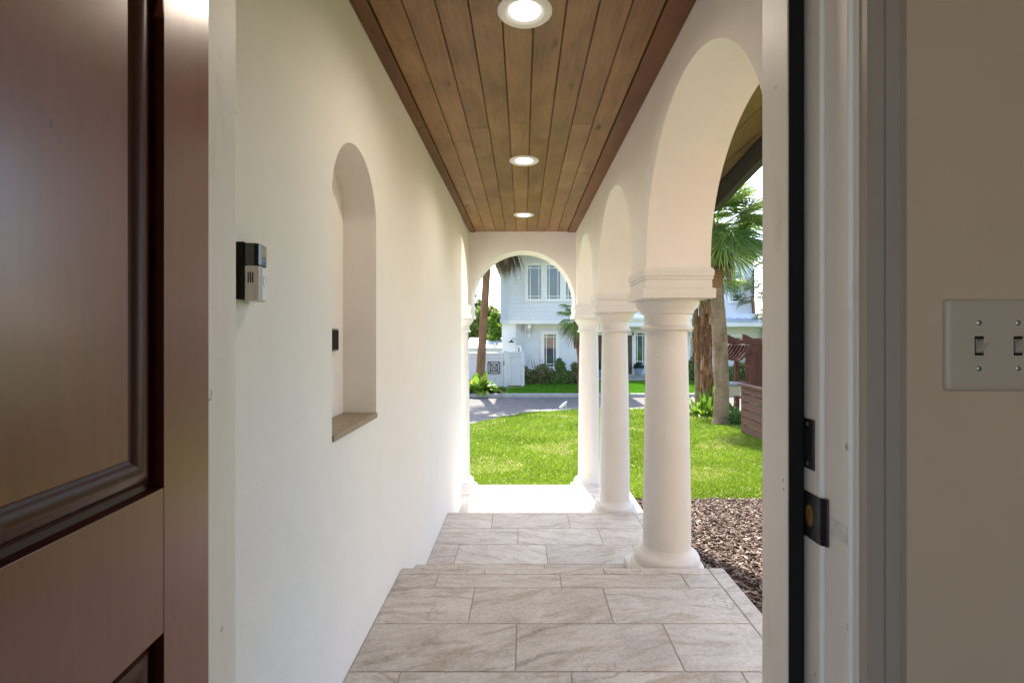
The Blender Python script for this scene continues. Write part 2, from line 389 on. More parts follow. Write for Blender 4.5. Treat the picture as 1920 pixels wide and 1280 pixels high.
# kerb across the street, far lawn
tag(MB().box(-60, 60, 19.7, 19.86, -1.5, -1.10).build('kerb', 'concrete', bevel=.03), kind='structure')
grid('far_lawn', 'soil', lambda u, t: (u, 19.86+(40-19.86)*t, -1.11+.012*math.sin(u*2)*math.sin(t*90)), list(np.linspace(-60, 60, 60)), list(np.linspace(0, 1, 40)))
def mz(x, y): return -.33-.118*(y-2.5)
grid('mulch_bed', 'mulchbase', lambda u, v: (u, v, mz(u, v)+.01*math.sin(u*14)*math.sin(v*11)), list(np.linspace(.9, 3.15, 30)), list(np.linspace(.9, 5.9, 40)))
grid('lawn', 'soil', lambda u, v: (u, v, mz(u, v)-.004), list(np.linspace(3.1, 22, 30)), list(np.linspace(.9, 5.9, 20)))
grid('planting_bed', 'mulchbase', lambda u, t: (u, 20.0+t*(2.4+.5*math.sin(u*1.2)), -1.10+.07*math.sin(math.pi*min(1, t+.02))), list(np.linspace(-6, -.75, 20)), tv[::6]+[1])

# ------------------------------------------------------------------ tiled landing, steps and patio
def tiles(mb, x0, x1, rows, z, L=.615, g=.0020, th=.012, border=None):
    """rows: list of (y0,y1,offset)"""
    def t(xa, xb, ya, yb, r):
        if xb-xa < .012: return
        e = .0025
        mb.loft([[(xa+g, ya+g, z-th), (xb-g, ya+g, z-th), (xb-g, yb-g, z-th), (xa+g, yb-g, z-th)],
                 [(xa+g, ya+g, z-e), (xb-g, ya+g, z-e), (xb-g, yb-g, z-e), (xa+g, yb-g, z-e)],
                 [(xa+g+e, ya+g+e, z), (xb-g-e, ya+g+e, z), (xb-g-e, yb-g-e, z), (xa+g+e, yb-g-e, z)]], cap0=False, r=r)
    for y0, y1, off in rows:
        x = off-L*8
        while x+L <= x0: x += L
        while x < x1:
            t(max(x, x0), min(x+L, x1), y0, y1, random.random()); x += L
    if border:
        xa, xb, ya, yb = border; y = yb
        while y > ya: t(xa, xb, max(ya, y-L), y, random.random()); y -= L
    return mb
def riser(mb, x0, x1, y, z0, z1, L=.615, off=.1):
    x = off-L*6
    while x < x1:
        a, b = max(x, x0), min(x+L, x1)
        if b-a > .02: mb.box(a+.0016, b-.0016, y-.002, y+.010, z0, z1-.013, random.random())
        x += L
L1 = 2.646
mb = MB(); rows = [(L1-.072, L1, -.2), (2.44, L1-.072, -.43), (2.138, 2.44, -.234), (1.834, 2.138, -.029), (1.53, 1.834, -.443), (1.225, 1.53, -.15), (.92, 1.225, -.35)]
tiles(mb, XL+.002, .961, rows, Z1, border=(.961, 1.045, .92, L1)); riser(mb, XL, 1.045, L1-.010, Z2, Z1)
o = mb.build('landing_tiles', 'tile'); tag(o, kind='structure')
mb = MB().box(XL, 1.04, .80, L1-.013, -.9, -.004).build('landing', 'grout'); tag(mb, kind='structure')
mb = MB(); tiles(mb, XL+.002, 1.045, [(L1, 3.0, .12)], Z2, L=.5); riser(mb, XL, 1.045, 2.99, Z3, Z2, off=.33)
tag(mb.build('step_tiles', 'tile'), kind='structure'); tag(MB().box(XL, 1.04, L1-.012, 2.987, -.9, Z2-.004).build('step', 'grout'), kind='structure')
mb = MB(); tiles(mb, XL+.002, .93, [(4.216, 4.27, .3), (3.915, 4.216, -.25), (3.612, 3.915, -.04), (3.308, 3.612, .16), (3.0, 3.308, -.3)], Z3, border=(.93, 1.02, 3.0, 4.27)); riser(mb, XL, 1.02, 4.26, Z3b, Z3)
tag(mb.build('walkway_tiles', 'tile'), kind='structure'); tag(MB().box(XL, 1.015, 2.988, 4.257, -.9, Z3-.004).build('walkway', 'grout'), kind='structure')
mb = MB(); tiles(mb, XL+.002, 1.19, [(4.27, 4.62, .2)], Z3b); riser(mb, XL, 1.19, 4.61, Z4, Z3b)
tag(mb.build('step_tiles', 'tile'), kind='structure'); tag(MB().box(XL, 1.185, 4.258, 4.607, -.9, Z3b-.004).build('step', 'grout'), kind='structure')
mb = MB(); tiles(mb, -.98, 1.2, [(4.62, 4.92, .1), (4.92, 5.22, -.2), (5.22, 5.52, -.46), (5.52, 5.82, .06), (5.82, 5.94, .3)], Z4); riser(mb, -.98, 1.2, 5.93, Z5, Z4)
tag(mb.build('patio_tiles', 'tile'), kind='structure'); tag(MB().box(-.975, 1.195, 4.608, 5.927, -1, Z4-.004).build('patio', 'grout'), kind='structure')
mb = MB(); tiles(mb, -1.1, 1.2, [(5.94, 6.42, .1)], Z5-.10, L=.5); tag(mb.build('step_tiles', 'tile'), kind='structure')
tag(MB().box(-1.1, 1.2, 5.93, 6.42, -1.1, Z5-.104).build('step', 'grout'), kind='structure')

# ------------------------------------------------------------------ arched walls
def arch_low(c, r, zc, a0=math.pi, a1=0, n=40):
    return [(c+r*math.cos(a0+(a1-a0)*i/n), zc+r*math.sin(a0+(a1-a0)*i/n)) for i in range(n+1)]
def archwall(mb, low, top, d0, d1, axis):
    """low: list of (u,z) left to right; wall between d0 and d1"""
    def P(u, z, d): return (d, u, z) if axis == 'x' else (u, d, z)
    n = len(low); V = []
    for d in (d0, d1):
        for u, z in low: V.append(P(u, z, d))
        for u, z in low: V.append(P(u, top, d))
    F = []
    for i in range(n-1):
        F.append((i, i+1, 2*n+i+1, 2*n+i))
        if abs(low[i+1][0]-low[i][0]) > 1e-6:
            F.append((i, n+i, n+i+1, i+1)); F.append((2*n+i, 2*n+i+1, 3*n+i+1, 3*n+i)); F.append((n+i, 3*n+i, 3*n+i+1, n+i+1))
    F.append((0, 2*n, 3*n, n)); F.append((n-1, 2*n-1, 4*n-1, 3*n-1))
    return mb.add(V, F)
AC, AR, AZ, CAPZ = (1.94, 3.60, 5.26), .655, 1.595, 1.50
low = [(.895, -.6), (AC[0]-AR, -.6)]
for i, c in enumerate(AC):
    low += arch_low(c, AR, AZ)
    e = c+AR
    if i < 2: low += [(e, CAPZ), (AC[i+1]-AR, CAPZ)]
    else: low += [(e, CAPZ), (YE-.001, CAPZ)]
mb = MB(); archwall(mb, low, CEIL+.04, XR, XR+WT, 'x')
tag(mb.build('arcade_wall', 'stucco', smooth=35), 'long white stucco wall of three arches along the porch, carried on columns', 'arch wall')
ER, EZ, ET = .617, 1.598, .36
low = [(-.975, CAPZ), (-ER, CAPZ)]+arch_low(0, ER, EZ, n=48)+[(ER, CAPZ), (XR+WT, CAPZ)]
mb = MB(); archwall(mb, low, CEIL+.04, YE, YE+ET, 'y')
tag(mb.build('end_arch_wall', 'stucco', smooth=35), 'stucco wall with one round arch closing the far end of the porch', 'arch wall')
a0 = math.acos((5.2-5.26)/.655)
low = arch_low(5.26, .655, AZ, a0, 0, 24)+[(5.915, CAPZ), (YE-.001, CAPZ)]
mb = MB(); archwall(mb, low, CEIL+.04, -.648, -.975, 'x')
tag(mb.build('side_arch_wall', 'stucco', smooth=35), 'narrow half arch of stucco between house wall and far corner column', 'arch wall')

# ------------------------------------------------------------------ columns
def column(name, label, x, y, dz, hx, hy, px, py):
    t = thing(name, label, 'column', (x, y, dz-.28), 0, 'white stucco porch columns')
    sh = MB(); n = 14; ztop, zb = 1.245, .045+dz
    prof = []
    for i in range(n+1):
        f = i/n; rr = .131-(.131-.110)*(f**1.5); prof.append((rr, zb+(ztop-zb)*f))
    sh.lathe(prof, (x, y, 0), 56, False, False)
    local(sh, t.location).build('shaft', 'column', t, smooth=50)
    cp = MB()
    cp.lathe([(.108, 1.236), (.134, 1.240), (.141, 1.246), (.143, 1.254), (.138, 1.261), (.128, 1.266), (.125, 1.28), (.1245, 1.30), (.126, 1.325), (.142, 1.332), (.146, 1.345), (.151, 1.353), (.164, 1.366), (.172, 1.382), (.174, 1.395), (.168, 1.409)], (x, y, 0), 56, False, False)
    cp.sqloft(px, py, hx, hy, [(1.404, .012), (1.4045, .020), (1.453, .020), (1.456, .006), (1.497, .005), (1.503, .011), (1.509, .011), (1.513, .007), (1.517, .013), (1.545, .015), (1.560, .004), (1.5605, .0035)])
    local(cp, t.location).build('capital', 'capital', t, smooth=38)
    bs = MB()
    bs.lathe([(.129, .055+dz), (.132, .035+dz), (.141, .018+dz), (.150, .012+dz), (.158, .010+dz), (.170, .0+dz), (.177, -.016+dz), (.179, -.032+dz), (.180, -.046+dz), (.190, -.054+dz), (.199, -.067+dz), (.203, -.083+dz), (.203, -.098+dz), (.197, -.112+dz)], (x, y, 0), 56, False, False)
    local(bs, t.location).build('base', 'column', t, smooth=38)
    pl = MB().box(x-.203, x+.203, y-.195, y+.203, -.30+dz, -.106+dz)
    local(pl, t.location).build('plinth', 'column', t, bevel=.006)
    return t
ph = (AC[1]-AC[0]-2*AR)/2
p1, p2 = (AC[0]+AC[1])/2, (AC[1]+AC[2])/2
xc = XR+WT/2
column('stucco_column', 'thick white stucco column nearest the doorway, standing beside the mulch bed', .806, 2.845, 0, WT/2, ph, xc, p1)
column('stucco_column', 'middle white stucco column of the arcade, beside the sunlit patio strip', .806, 4.465, -.265, WT/2, ph, xc, p2)
column('stucco_column', 'slimmest looking white column at the right foot of the end arch', .797, 6.15, -.53, (XR+WT-ER)/2, (YE+ET-5.915)/2, (XR+WT+ER)/2, (YE+ET+5.915)/2)
column('stucco_column', 'white column half hidden behind the long plain wall at the end arch', -.777, 6.15, -.53, (.975-ER)/2, (YE+ET-5.915)/2, -(.975+ER)/2, (YE+ET+5.915)/2)

# ------------------------------------------------------------------ house wall with niche
def niche_wall():
    y0, y1, z0, z1 = .895, 5.2, -.75, CEIL+.04
    NC, NR, NZ0, NZ = 1.935, .253, .872, 1.68; D = .143
    nl, nr = NC-NR, NC+NR; mb = MB(); X = XL
    def q(a, b, c, d, x=X): mb.add([(x, a, c), (x, b, c), (x, b, d), (x, a, d)], [(0, 1, 2, 3)])
    q(y0, nl, z0, z1); q(nr, y1, z0, z1); q(nl, nr, z0, NZ0)
    arc = arch_low(NC, NR, NZ, n=80)
    loop = [(nl, NZ0)]+arc+[(nr, NZ0)]
    for (a, za), (b, zb) in zip(arc, arc[1:]): mb.add([(X, a, za), (X, b, zb), (X, b, z1), (X, a, z1)], [(0, 1, 2, 3)])
    for (a, za), (b, zb) in zip(loop, loop[1:]+loop[:1]): mb.add([(X, a, za), (X, b, zb), (X-D, b, zb), (X-D, a, za)], [(0, 1, 2, 3)])
    mb.add([(X-D, a, z) for a, z in loop], [tuple(range(len(loop)))])
    # far end and back of the wall
    mb.add([(X, y1, z0), (X, y1, z1), (X-6, y1, z1), (X-6, y1, z0)], [(0, 1, 2, 3)])
    mb.add([(X-6, y0, z0), (X-6, y0, z1), (X-6, y1, z1), (X-6, y1, z0)], [(0, 1, 2, 3)])
    mb.add([(X, y0, z0), (X, y0, z1), (X-6, y0, z1), (X-6, y0, z0)], [(0, 1, 2, 3)])
    import bmesh
    o = mb.build('house_wall', 'stucco')
    bm = bmesh.new(); bm.from_mesh(o.data); bmesh.ops.remove_doubles(bm, verts=bm.verts, dist=.0005); bmesh.ops.recalc_face_normals(bm, faces=bm.faces); bm.to_mesh(o.data); bm.free()
    tag(o, 'long plain white stucco house wall with an arched niche', 'wall')
    s = MB().box(X-D+.001, X+.007, nl+.002, nr-.002, NZ0-.012, NZ0+.010)
    s.build('sill', 'sill', o, bevel=.003)
niche_wall()
k = MB(); k.box(XL-.1435, XL-.126, 1.985, 2.098, 1.150, 1.242)
t = thing('keypad', 'small black access keypad mounted inside the wall niche', 'keypad', (XL-.14, 2.04, 1.15))
local(k, t.location).build('housing', 'gloss', t, bevel=.008)
local(MB().box(XL-.1262, XL-.1250, 1.996, 2.087, 1.158, 1.234), t.location).build('screen', 'black', t, bevel=.0005)
# ------------------------------------------------------------------ doorbell
t = thing('doorbell', 'black and white video doorbell on a black wedge mount beside the door frame', 'doorbell', (XL, 1.13, 1.36))
w_ = MB().prism([(XL-.002, 1.112), (XL+.0225, 1.112), (XL+.006, 1.190), (XL-.002, 1.190)], 'z', 1.297, 1.423)
local(w_, t.location).build('wedge_mount', 'black', t, bevel=.002)
def bell_part(z0, z1, inset, name, mat, bev):
    # body plan follows the slanted wedge
    a = Vector((XL+.0225, 1.1135)); b = Vector((XL+.0075, 1.1825)); d = (b-a).normalized(); n = Vector((d.y, -d.x))
    th = .031-inset; pl = []
    pts = [(0, 0), (0, th*.62), (.004, th*.88), (.012, th), (.052, th), (.062, th*.86), (.066, th*.6), (.066, 0)]
    for u, v in pts: p = a+d*u+n*v; pl.append((p.x, p.y))
    return local(MB().prism(pl, 'z', z0, z1), t.location).build(name, mat, t, bevel=bev), a, d, n, th
bell_part(1.372, 1.421, .0, 'camera_section', 'gloss', .002)
bd, a, d, n, th = bell_part(1.2935, 1.3715, .0, 'body', 'bellbody', .003)
sl_ = MB()
for i in range(3):
    p = a+n*(.0075+.0045*i)
    sl_.obox((p.x+d.x*-.0003, p.y+d.y*-.0003, 1.345), (n.x, n.y, 0), (d.x, d.y, 0), (0, 0, 1), .0011, .0006, .0115)
local(sl_, t.location).build('speaker_slots', 'black', t)
f_ = MB(); p = a+d*.034+n*(th+.0004)
f_.obox((p.x, p.y, 1.332), (d.x, d.y, 0), (n.x, n.y, 0), (0, 0, 1), .021, .0009, .036)
fo = local(f_, t.location).build('face_plate', 'whiteplastic', t, bevel=.0008)
b_ = MB(); c = a+d*.034+n*(th+.001); rings = []
for rr, h in ((.0135, 0), (.0135, .0012), (.0115, .0018), (.0105, .0008), (.0, .0008)):
    rings.append([(c.x+d.x*rr*math.cos(q)+n.x*h, c.y+d.y*rr*math.cos(q)+n.y*h, 1.340+rr*math.sin(q)) for q in [2*math.pi*i/24 for i in range(24)]])
local(b_.loft(rings), t.location).build('button', 'whiteplastic', t, smooth=40)

# ------------------------------------------------------------------ porch ceiling
t = thing('wood_ceiling', 'brown stained plank ceiling over the porch', 'ceiling', (0, 3.5, CEIL))
mb = MB(); xs = [-.568+i*(.526+.568)/9 for i in range(10)]
for i in range(9):
    y = .89; xa, xb = xs[i], xs[i+1]
    while y < YE-.01:
        ln = random.uniform(1.4, 3.2); ye = min(YE-.001, y+ln)
        if YE-ye < .5: ye = YE-.001
        g, e = .0011, .0042; r = random.random(); dz = random.uniform(0, .0012)
        z0 = CEIL+dz
        mb.loft([[(xa+g, y+.0008, CEIL+.02), (xb-g, y+.0008, CEIL+.02), (xb-g, ye-.0008, CEIL+.02), (xa+g, ye-.0008, CEIL+.02)],
                 [(xa+g, y+.0008, z0+e), (xb-g, y+.0008, z0+e), (xb-g, ye-.0008, z0+e), (xa+g, ye-.0008, z0+e)],
                 [(xa+g+e*.7, y+.0012, z0), (xb-g-e*.7, y+.0012, z0), (xb-g-e*.7, ye-.0012, z0), (xa+g+e*.7, ye-.0012, z0)]], r=r)
        y = ye
local(mb, t.location).build('planks', 'ceilwood', t)
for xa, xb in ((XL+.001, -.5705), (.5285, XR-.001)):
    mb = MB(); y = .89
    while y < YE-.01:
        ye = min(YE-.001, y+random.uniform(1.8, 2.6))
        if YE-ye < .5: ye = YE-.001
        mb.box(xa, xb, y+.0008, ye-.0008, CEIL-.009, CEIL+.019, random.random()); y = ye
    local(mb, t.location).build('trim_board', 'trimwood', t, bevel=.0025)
# roof over porch and house
t = thing('porch_roof', 'porch roof edge with yellow brown plank soffit and dark fascia outside the arches', 'roof', (1.2, 3.5, CEIL))
mb = MB().prism([(-.975, .0), (1.36, .0), (1.36, 1.5), (1.50, 3.2), (1.63, 4.30), (.97, 6.50), (-.975, 6.50)], 'z', CEIL+.05, CEIL+.22)
local(mb, t.location).build('roof_deck', 'roofing', t)
mb = MB(); x = XR+WT+.002
while x < 1.86:
    xb = min(x+.16, 1.87); y = .89; 
    while y < 6.42:
        ye = min(6.45, y+random.uniform(1.6, 2.6))
        # trimmed to the flaring edge
        lim = lambda yy: np.interp(yy, [0, 1.5, 3.2, 4.30, 6.5], [1.36, 1.36, 1.50, 1.63, .97])-.02
        nseg = 6; yy = [y+.001+(ye-y-.002)*i/nseg for i in range(nseg+1)]
        rr = random.random()
        for q0, q1 in zip(yy, yy[1:]):
            l0, l1 = min(xb, lim(q0))-.007, min(xb, lim(q1))-.007
            if l0 > x+.01 and l1 > x+.01:
                mb.add([(x, q0, CEIL), (l0, q0, CEIL), (l1, q1, CEIL), (x, q1, CEIL), (x, q0, CEIL+.02), (l0, q0, CEIL+.02), (l1, q1, CEIL+.02), (x, q1, CEIL+.02)],
                       [(0, 1, 2, 3), (4, 7, 6, 5), (1, 5, 6, 2), (0, 3, 7, 4), (0, 4, 5, 1), (3, 2, 6, 7)], rr)
        y = ye
    x = xb
local(mb, t.location).build('soffit', 'soffitwood', t)
fp = [(1.36, .9), (1.36, 1.5), (1.50, 3.2), (1.63, 4.30), (.99, 6.43)]
rings = []
for y in [.9+3.4*i/24 for i in range(25)]+[4.36+2.07*i/12 for i in range(13)]:
    x = np.interp(y, [p[1] for p in fp], [p[0] for p in fp])
    zb = 2.305-.022*max(0, (min(y, 4.3)-3.0))**1.6
    rings.append([(x-.02, y, zb), (x+.035, y, zb), (x+.035, y, CEIL+.24), (x-.02, y, CEIL+.24)])
mb = MB().loft(rings); local(mb, t.location).build('fascia', 'fascia', t, smooth=30)
mb = MB().box(-.97, .97, 6.46, 6.51, CEIL-.02, CEIL+.245); local(mb, t.location).build('fascia', 'fascia', t)

# ------------------------------------------------------------------ recessed lights
def downlight(y, label):
    t = thing('recessed_light', label, 'ceiling light', (.006, y, CEIL), 0, 'recessed lights in the porch ceiling')
    MB().lathe([(.104, .001), (.104, -.004), (.100, -.0075), (.090, -.0095), (.076, -.009), (.072, -.0075), (.066, -.003), (.060, -.0005)], (0, 0, 0), 56, False, False).build('trim_ring', M['ringwhite'], t, smooth=40)
    MB().lathe([(.0600, -.001), (.0590, -.0025), (.03, -.003), (.0005, -.003)], (0, 0, 0), 48, False, True).build('lens', 'lens', t, smooth=40)
    l = bpy.data.lights.new('lamp_glow', 'SPOT'); lo = bpy.data.objects.new('lamp_glow', l); COL.objects.link(lo); lo.parent = t
    lo.location = (0, 0, -.013); l.energy = LAMP_W; l.color = (1, .86, .70); l.spot_size = R(165); l.spot_blend = .8; l.shadow_soft_size = .058
    return t
M['ringwhite'] = simple('lamp_ring_white', (.86, .84, .80), .45, var=.02)
LAMP_W = 7.5
downlight(1.915, 'recessed white ceiling light nearest the doorway, cut by the top of the frame')
downlight(3.565, 'round recessed light in the middle of the plank ceiling')
downlight(5.19, 'small looking recessed light nearest the end arch')

# ------------------------------------------------------------------ front door (open inward)
u = Vector((.0963, -.9953)); t = thing('front_door', 'dark mahogany panelled front door standing open inward', 'door', (-.46, .741, 0), math.atan2(u.y, u.x))
DH, TH = 2.40, .044
MB().box(0, .107, -TH, 0, .01, DH).build('stile', 'door', t, bevel=.0004)
MB().box(.793, .90, -TH, 0, .01, DH).build('stile', 'door', t, bevel=.0004)
MB().box(.1075, .7925, -TH, -.0003, .01, .20).build('rail', 'door', t, bevel=.0004)
MB().box(.1075, .7925, -TH, -.0003, .847, 1.028).build('rail', 'door', t, bevel=.0004)
ZS, RISE = 1.615, .30
def ring(tt, z0, arched, z1=0):
    x0, x1 = .107+tt, .793-tt; p = [(x0, z0+tt), (x1, z0+tt)]
    if arched:
        hw = (x1-x0)/2; n = 24
        p += [((x0+x1)/2+hw*math.cos(math.pi*i/n), ZS+(RISE-tt)*math.sin(math.pi*i/n)) for i in range(n+1)]
    else: p += [(x1, z1-tt), (x0, z1-tt)]
    return p
arc = ring(0, 1.028, True)[2:]
mb = MB(); low = [(x, z) for x, z in reversed(arc)]
low = [(max(.1075, min(.7925, x)), z) for x, z in low]
archwall(mb, low, DH, -TH, -.0003, 'y'); mb.build('rail', 'door', t)
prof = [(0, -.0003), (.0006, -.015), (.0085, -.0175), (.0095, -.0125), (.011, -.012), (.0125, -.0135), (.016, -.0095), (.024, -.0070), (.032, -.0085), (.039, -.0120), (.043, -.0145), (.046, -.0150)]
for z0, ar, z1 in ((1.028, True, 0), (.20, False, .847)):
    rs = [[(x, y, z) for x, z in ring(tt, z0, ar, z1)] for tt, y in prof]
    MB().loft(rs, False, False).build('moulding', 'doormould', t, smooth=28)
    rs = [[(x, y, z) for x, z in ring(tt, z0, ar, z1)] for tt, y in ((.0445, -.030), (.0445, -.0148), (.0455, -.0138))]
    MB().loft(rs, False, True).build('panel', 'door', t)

# ------------------------------------------------------------------ door frame
t = thing('door_frame', 'white painted door frame around the open doorway', 'door frame', (0, .8, 0))
def fp_(mb, name, mat, bev=.002): return local(mb, t.location).build(name, mat, t, bevel=bev)
H = 2.45
fp_(MB().box(.42, .60, .803, .8935, 0, H), 'jamb', 'trimwhite', .004)
fp_(MB().box(-.70, -.505, .803, .8935, 0, H), 'jamb', 'trimwhite', .004)
m_ = MB().prism([(.443, .8025), (.443, .757), (.450, .756), (.450, .7025), (.457, .7015), (.457, .6905), (.513, .6905), (.513, .8025)], 'z', 0, H)
fp_(m_, 'jamb', 'trimwhite', .0018)
fp_(MB().box(-.70, -.528, .692, .8025, 0, H), 'jamb', 'trimwhite', .002)
fp_(MB().box(.4195, .4425, .7955, .8035, .0, H), 'weatherstrip', 'black', .003)
fp_(MB().box(-.5275, -.5045, .7955, .8035, .0, H), 'weatherstrip', 'black', .003)
fp_(MB().box(-.70, .60, .692, .8935, H, H+.1), 'head', 'trimwhite', .003)
cas = MB().prism([(.4575, .690), (.4575, .674), (.460, .671), (.476, .6705), (.477, .673), (.4785, .673), (.4795, .6695), (.497, .669), (.4985, .672), (.4995, .672), (.5005, .670), (.508, .672), (.513, .678), (.514, .690)], 'z', 0, H+.05)
fp_(cas, 'casing', 'casing', .0006)
fp_(MB().box(-.59, -.534, .672, .6915, 0, H+.05), 'casing', 'casing', .003)
def plate(y0, y1, z0, z1, lip, hole):
    mb = MB(); n = 8
    # flat plate on the jamb face with a rounded lip reaching over the step
    a = .4428; th = .0024
    pl = [(a, y1), (a-th, y1), (a-th, y0)]
    if lip: pl += [(a-th+.001, y0-.006), (a+.004, y0-.0125), (a+.007, y0-.0135), (a+.007, y0-.011), (a+.002, y0-.006)]
    pl += [(a, y0)]
    mb.prism(pl, 'z', z0, z1); p = fp_(mb, 'strike_plate', 'blackmetal', .0008)
    zc, yc = (z0+z1)/2, (y0+y1)/2
    def disc(ry, rz, x, yy, zz, name, mat, dep):
        m = MB(); seg = 24; rg = []
        for s, xx in ((1, x-.0006), (1, x+.0), (.86, x+.0002), (.80, x+dep)):
            rg.append([(xx, yy+ry*s*math.cos(2*math.pi*i/seg), zz+rz*s*math.sin(2*math.pi*i/seg)) for i in range(seg)])
        o = local(m.loft(rg), t.location).build(name, mat, p, smooth=40); return o
    disc(.0095 if lip else .0105, hole, a-th, yc, zc, 'bolt_hole', 'brass' if lip else 'black', -.0003)
    for zz in (z0+.008, z1-.008): disc(.0035, .0035, a-th, yc, zz, 'screw', 'screw' if not lip else 'blackmetal', -.0005)
plate(.769, .801, 1.012, 1.089, False, .020)
plate(.7585, .801, .906, .976, True, .017)
fp_(MB().box(.4486, .4497, .7035, .7395, .928, .952), 'tape', 'tape', .0004)

# ------------------------------------------------------------------ entry wall, switch, room
mb = MB()
mb.box(.602, 6.0, .690, .894, -.7, 2.75); mb.box(.514, .602, .690, .802, 0, 2.75)
mb.box(-3.0, -.702, .690, .894, -.7, 2.75); mb.box(-.702, .602, .694, .892, H+.102, 2.75)
mb.build('entry_wall', 'paint'); o = bpy.data.objects['entry_wall']
tag(o, 'plain greige painted interior wall beside the doorway', 'wall')
tag(MB().box(-3, 6, -3.2, .69, -.2, -.01).build('floor', 'woodfloor'), kind='structure')
tag(MB().box(-3, 6, -3.4, .69, 2.75, 2.9).build('ceiling', 'paint'), kind='structure')
mb = MB(); mb.box(-3.15, -3.0, -.7, .69, -.2, 2.75); mb.box(3.0, 3.15, -3.4, .69, -.2, 2.75)  # left wall cut short to let light in behind the camera
tag(mb.build('room_wall', 'paint'), 'greige side walls of the entrance room', 'wall')
mb = MB(); mb.box(-3, -2.8, -3.4, -3.25, -.2, 2.75); mb.box(2.8, 3.0, -3.4, -3.25, -.2, 2.75); mb.box(.9, 2.8, -3.4, -3.25, -.2, 2.45); mb.box(-2.8, 2.8, -3.4, -3.25, 2.45, 2.75)  # unseen wall, opening sized to set how bright the room gets
tag(mb.build('room_wall', 'paint'), 'unseen rear room wall with a wide opening sized for light', 'wall')
tag(MB().box(-12, 12, -22, -3.2, -.3, -.03).build('bounce_terrace', 'concrete'), kind='structure')  # unseen pale slab added to bounce warm sunlight into the room
tag(MB().box(-6.6, 6, -3.4, .88, 2.91, 3.1).build('house_roof', 'roofing'), 'flat dark roof over the entrance room', 'roof')
tag(MB().box(-6.6, -.98, .88, 5.25, 2.5, 2.7).build('house_roof', 'roofing'), 'flat dark roof over the house wing beside the porch', 'roof')
t = thing('light_switch', 'ivory double toggle switch plate on the interior wall', 'light switch', (.634, .69, 1.205))
YP = .690; x0, x1 = .571-.634, .571+.118-.634; zc = 0
mb = MB(); prof = [(0, 0), (.0, -.002), (.0015, -.0045), (.005, -.0062), (.008, -.0066)]
def rr_(i, y, rad=.005):
    a, b, c, d = x0+i, x1-i, -.0625+i, .0625-i; pts = []
    for cx, cz, s in ((b-rad, d-rad, 0), (a+rad, d-rad, 90), (a+rad, c+rad, 180), (b-rad, c+rad, 270)):
        for k in range(5): pts.append((cx+rad*math.cos(R(s+22.5*k)), y, cz+rad*math.sin(R(s+22.5*k))))
    return pts
mb.loft([rr_(i, y) for i, y in prof]).build('plate', 'plastic', t, smooth=50)
for tx in (.615-.634, .6675-.634):
    mb = MB(); mb.box(tx-.0060, tx+.0060, -.0068, -.0050, -.0140, .0120)  # black box set proud of the plate, drawn as the shadow gap
    mb.build('slot_shadow', 'black', t)
    MB().box(tx-.0050, tx+.0050, -.0082, -.0050, -.0105, .0085).build('slot_insert', 'greyplastic', t, bevel=.0012)
    mb = MB(); mb.loft([[(tx-.0046, -.007, .004), (tx+.0046, -.007, .004), (tx+.0046, -.007, -.010), (tx-.0046, -.007, -.010)],
                        [(tx-.0036, -.0185, .0105), (tx+.0036, -.0185, .0105), (tx+.0036, -.0185, .0035), (tx-.0036, -.0185, .0035)]])
    mb.build('toggle', 'plastic', t, bevel=.0012)
    for sz in (.030, -.0315):
        m = MB(); rg = []
        for rr, y in ((.0036, -.006), (.0036, -.0072), (.0024, -.0080), (.0001, -.0082)):
            rg.append([(tx+rr*math.cos(2*math.pi*i/16), y, sz+rr*math.sin(2*math.pi*i/16)) for i in range(16)])
        m.loft(rg).build('screw', 'screw', t, smooth=40)

# ------------------------------------------------------------------ vegetation helpers
def leaf_cloud(name, mat, centers, radii, n, size, parent, flat=1.0, long=1.6, up=0):
    """many small leaf-sized faces spread through several lobes"""
    C_ = np.array([c[:3] for c in centers]); Rr = np.array(radii); w = Rr**2; idx = rng.choice(len(C_), n, p=w/w.sum())
    d = rng.normal(size=(n, 3)); d /= np.linalg.norm(d, axis=1)[:, None]
    rad = rng.random(n)**.42
    P = C_[idx]+d*(Rr[idx]*rad)[:, None]*np.array([1, 1, flat])
    a = rng.normal(size=(n, 3)); a[:, 2] += up; a /= np.linalg.norm(a, axis=1)[:, None]
    b = np.cross(a, rng.normal(size=(n, 3))); b /= np.linalg.norm(b, axis=1)[:, None]
    s = size*(.6+.8*rng.random(n))[:, None]
    V = np.stack([P-a*s*long*.5, P+b*s*.35, P+a*s*long*.5, P-b*s*.35], 1).reshape(-1, 3)
    F = np.arange(4*n).reshape(-1, 4)
    clump = rng.random(len(C_))[idx]
    r = np.clip(.25*clump+.75*rng.random(n), 0, 1)
    return fastmesh(name, V, F, r, mat, parent)
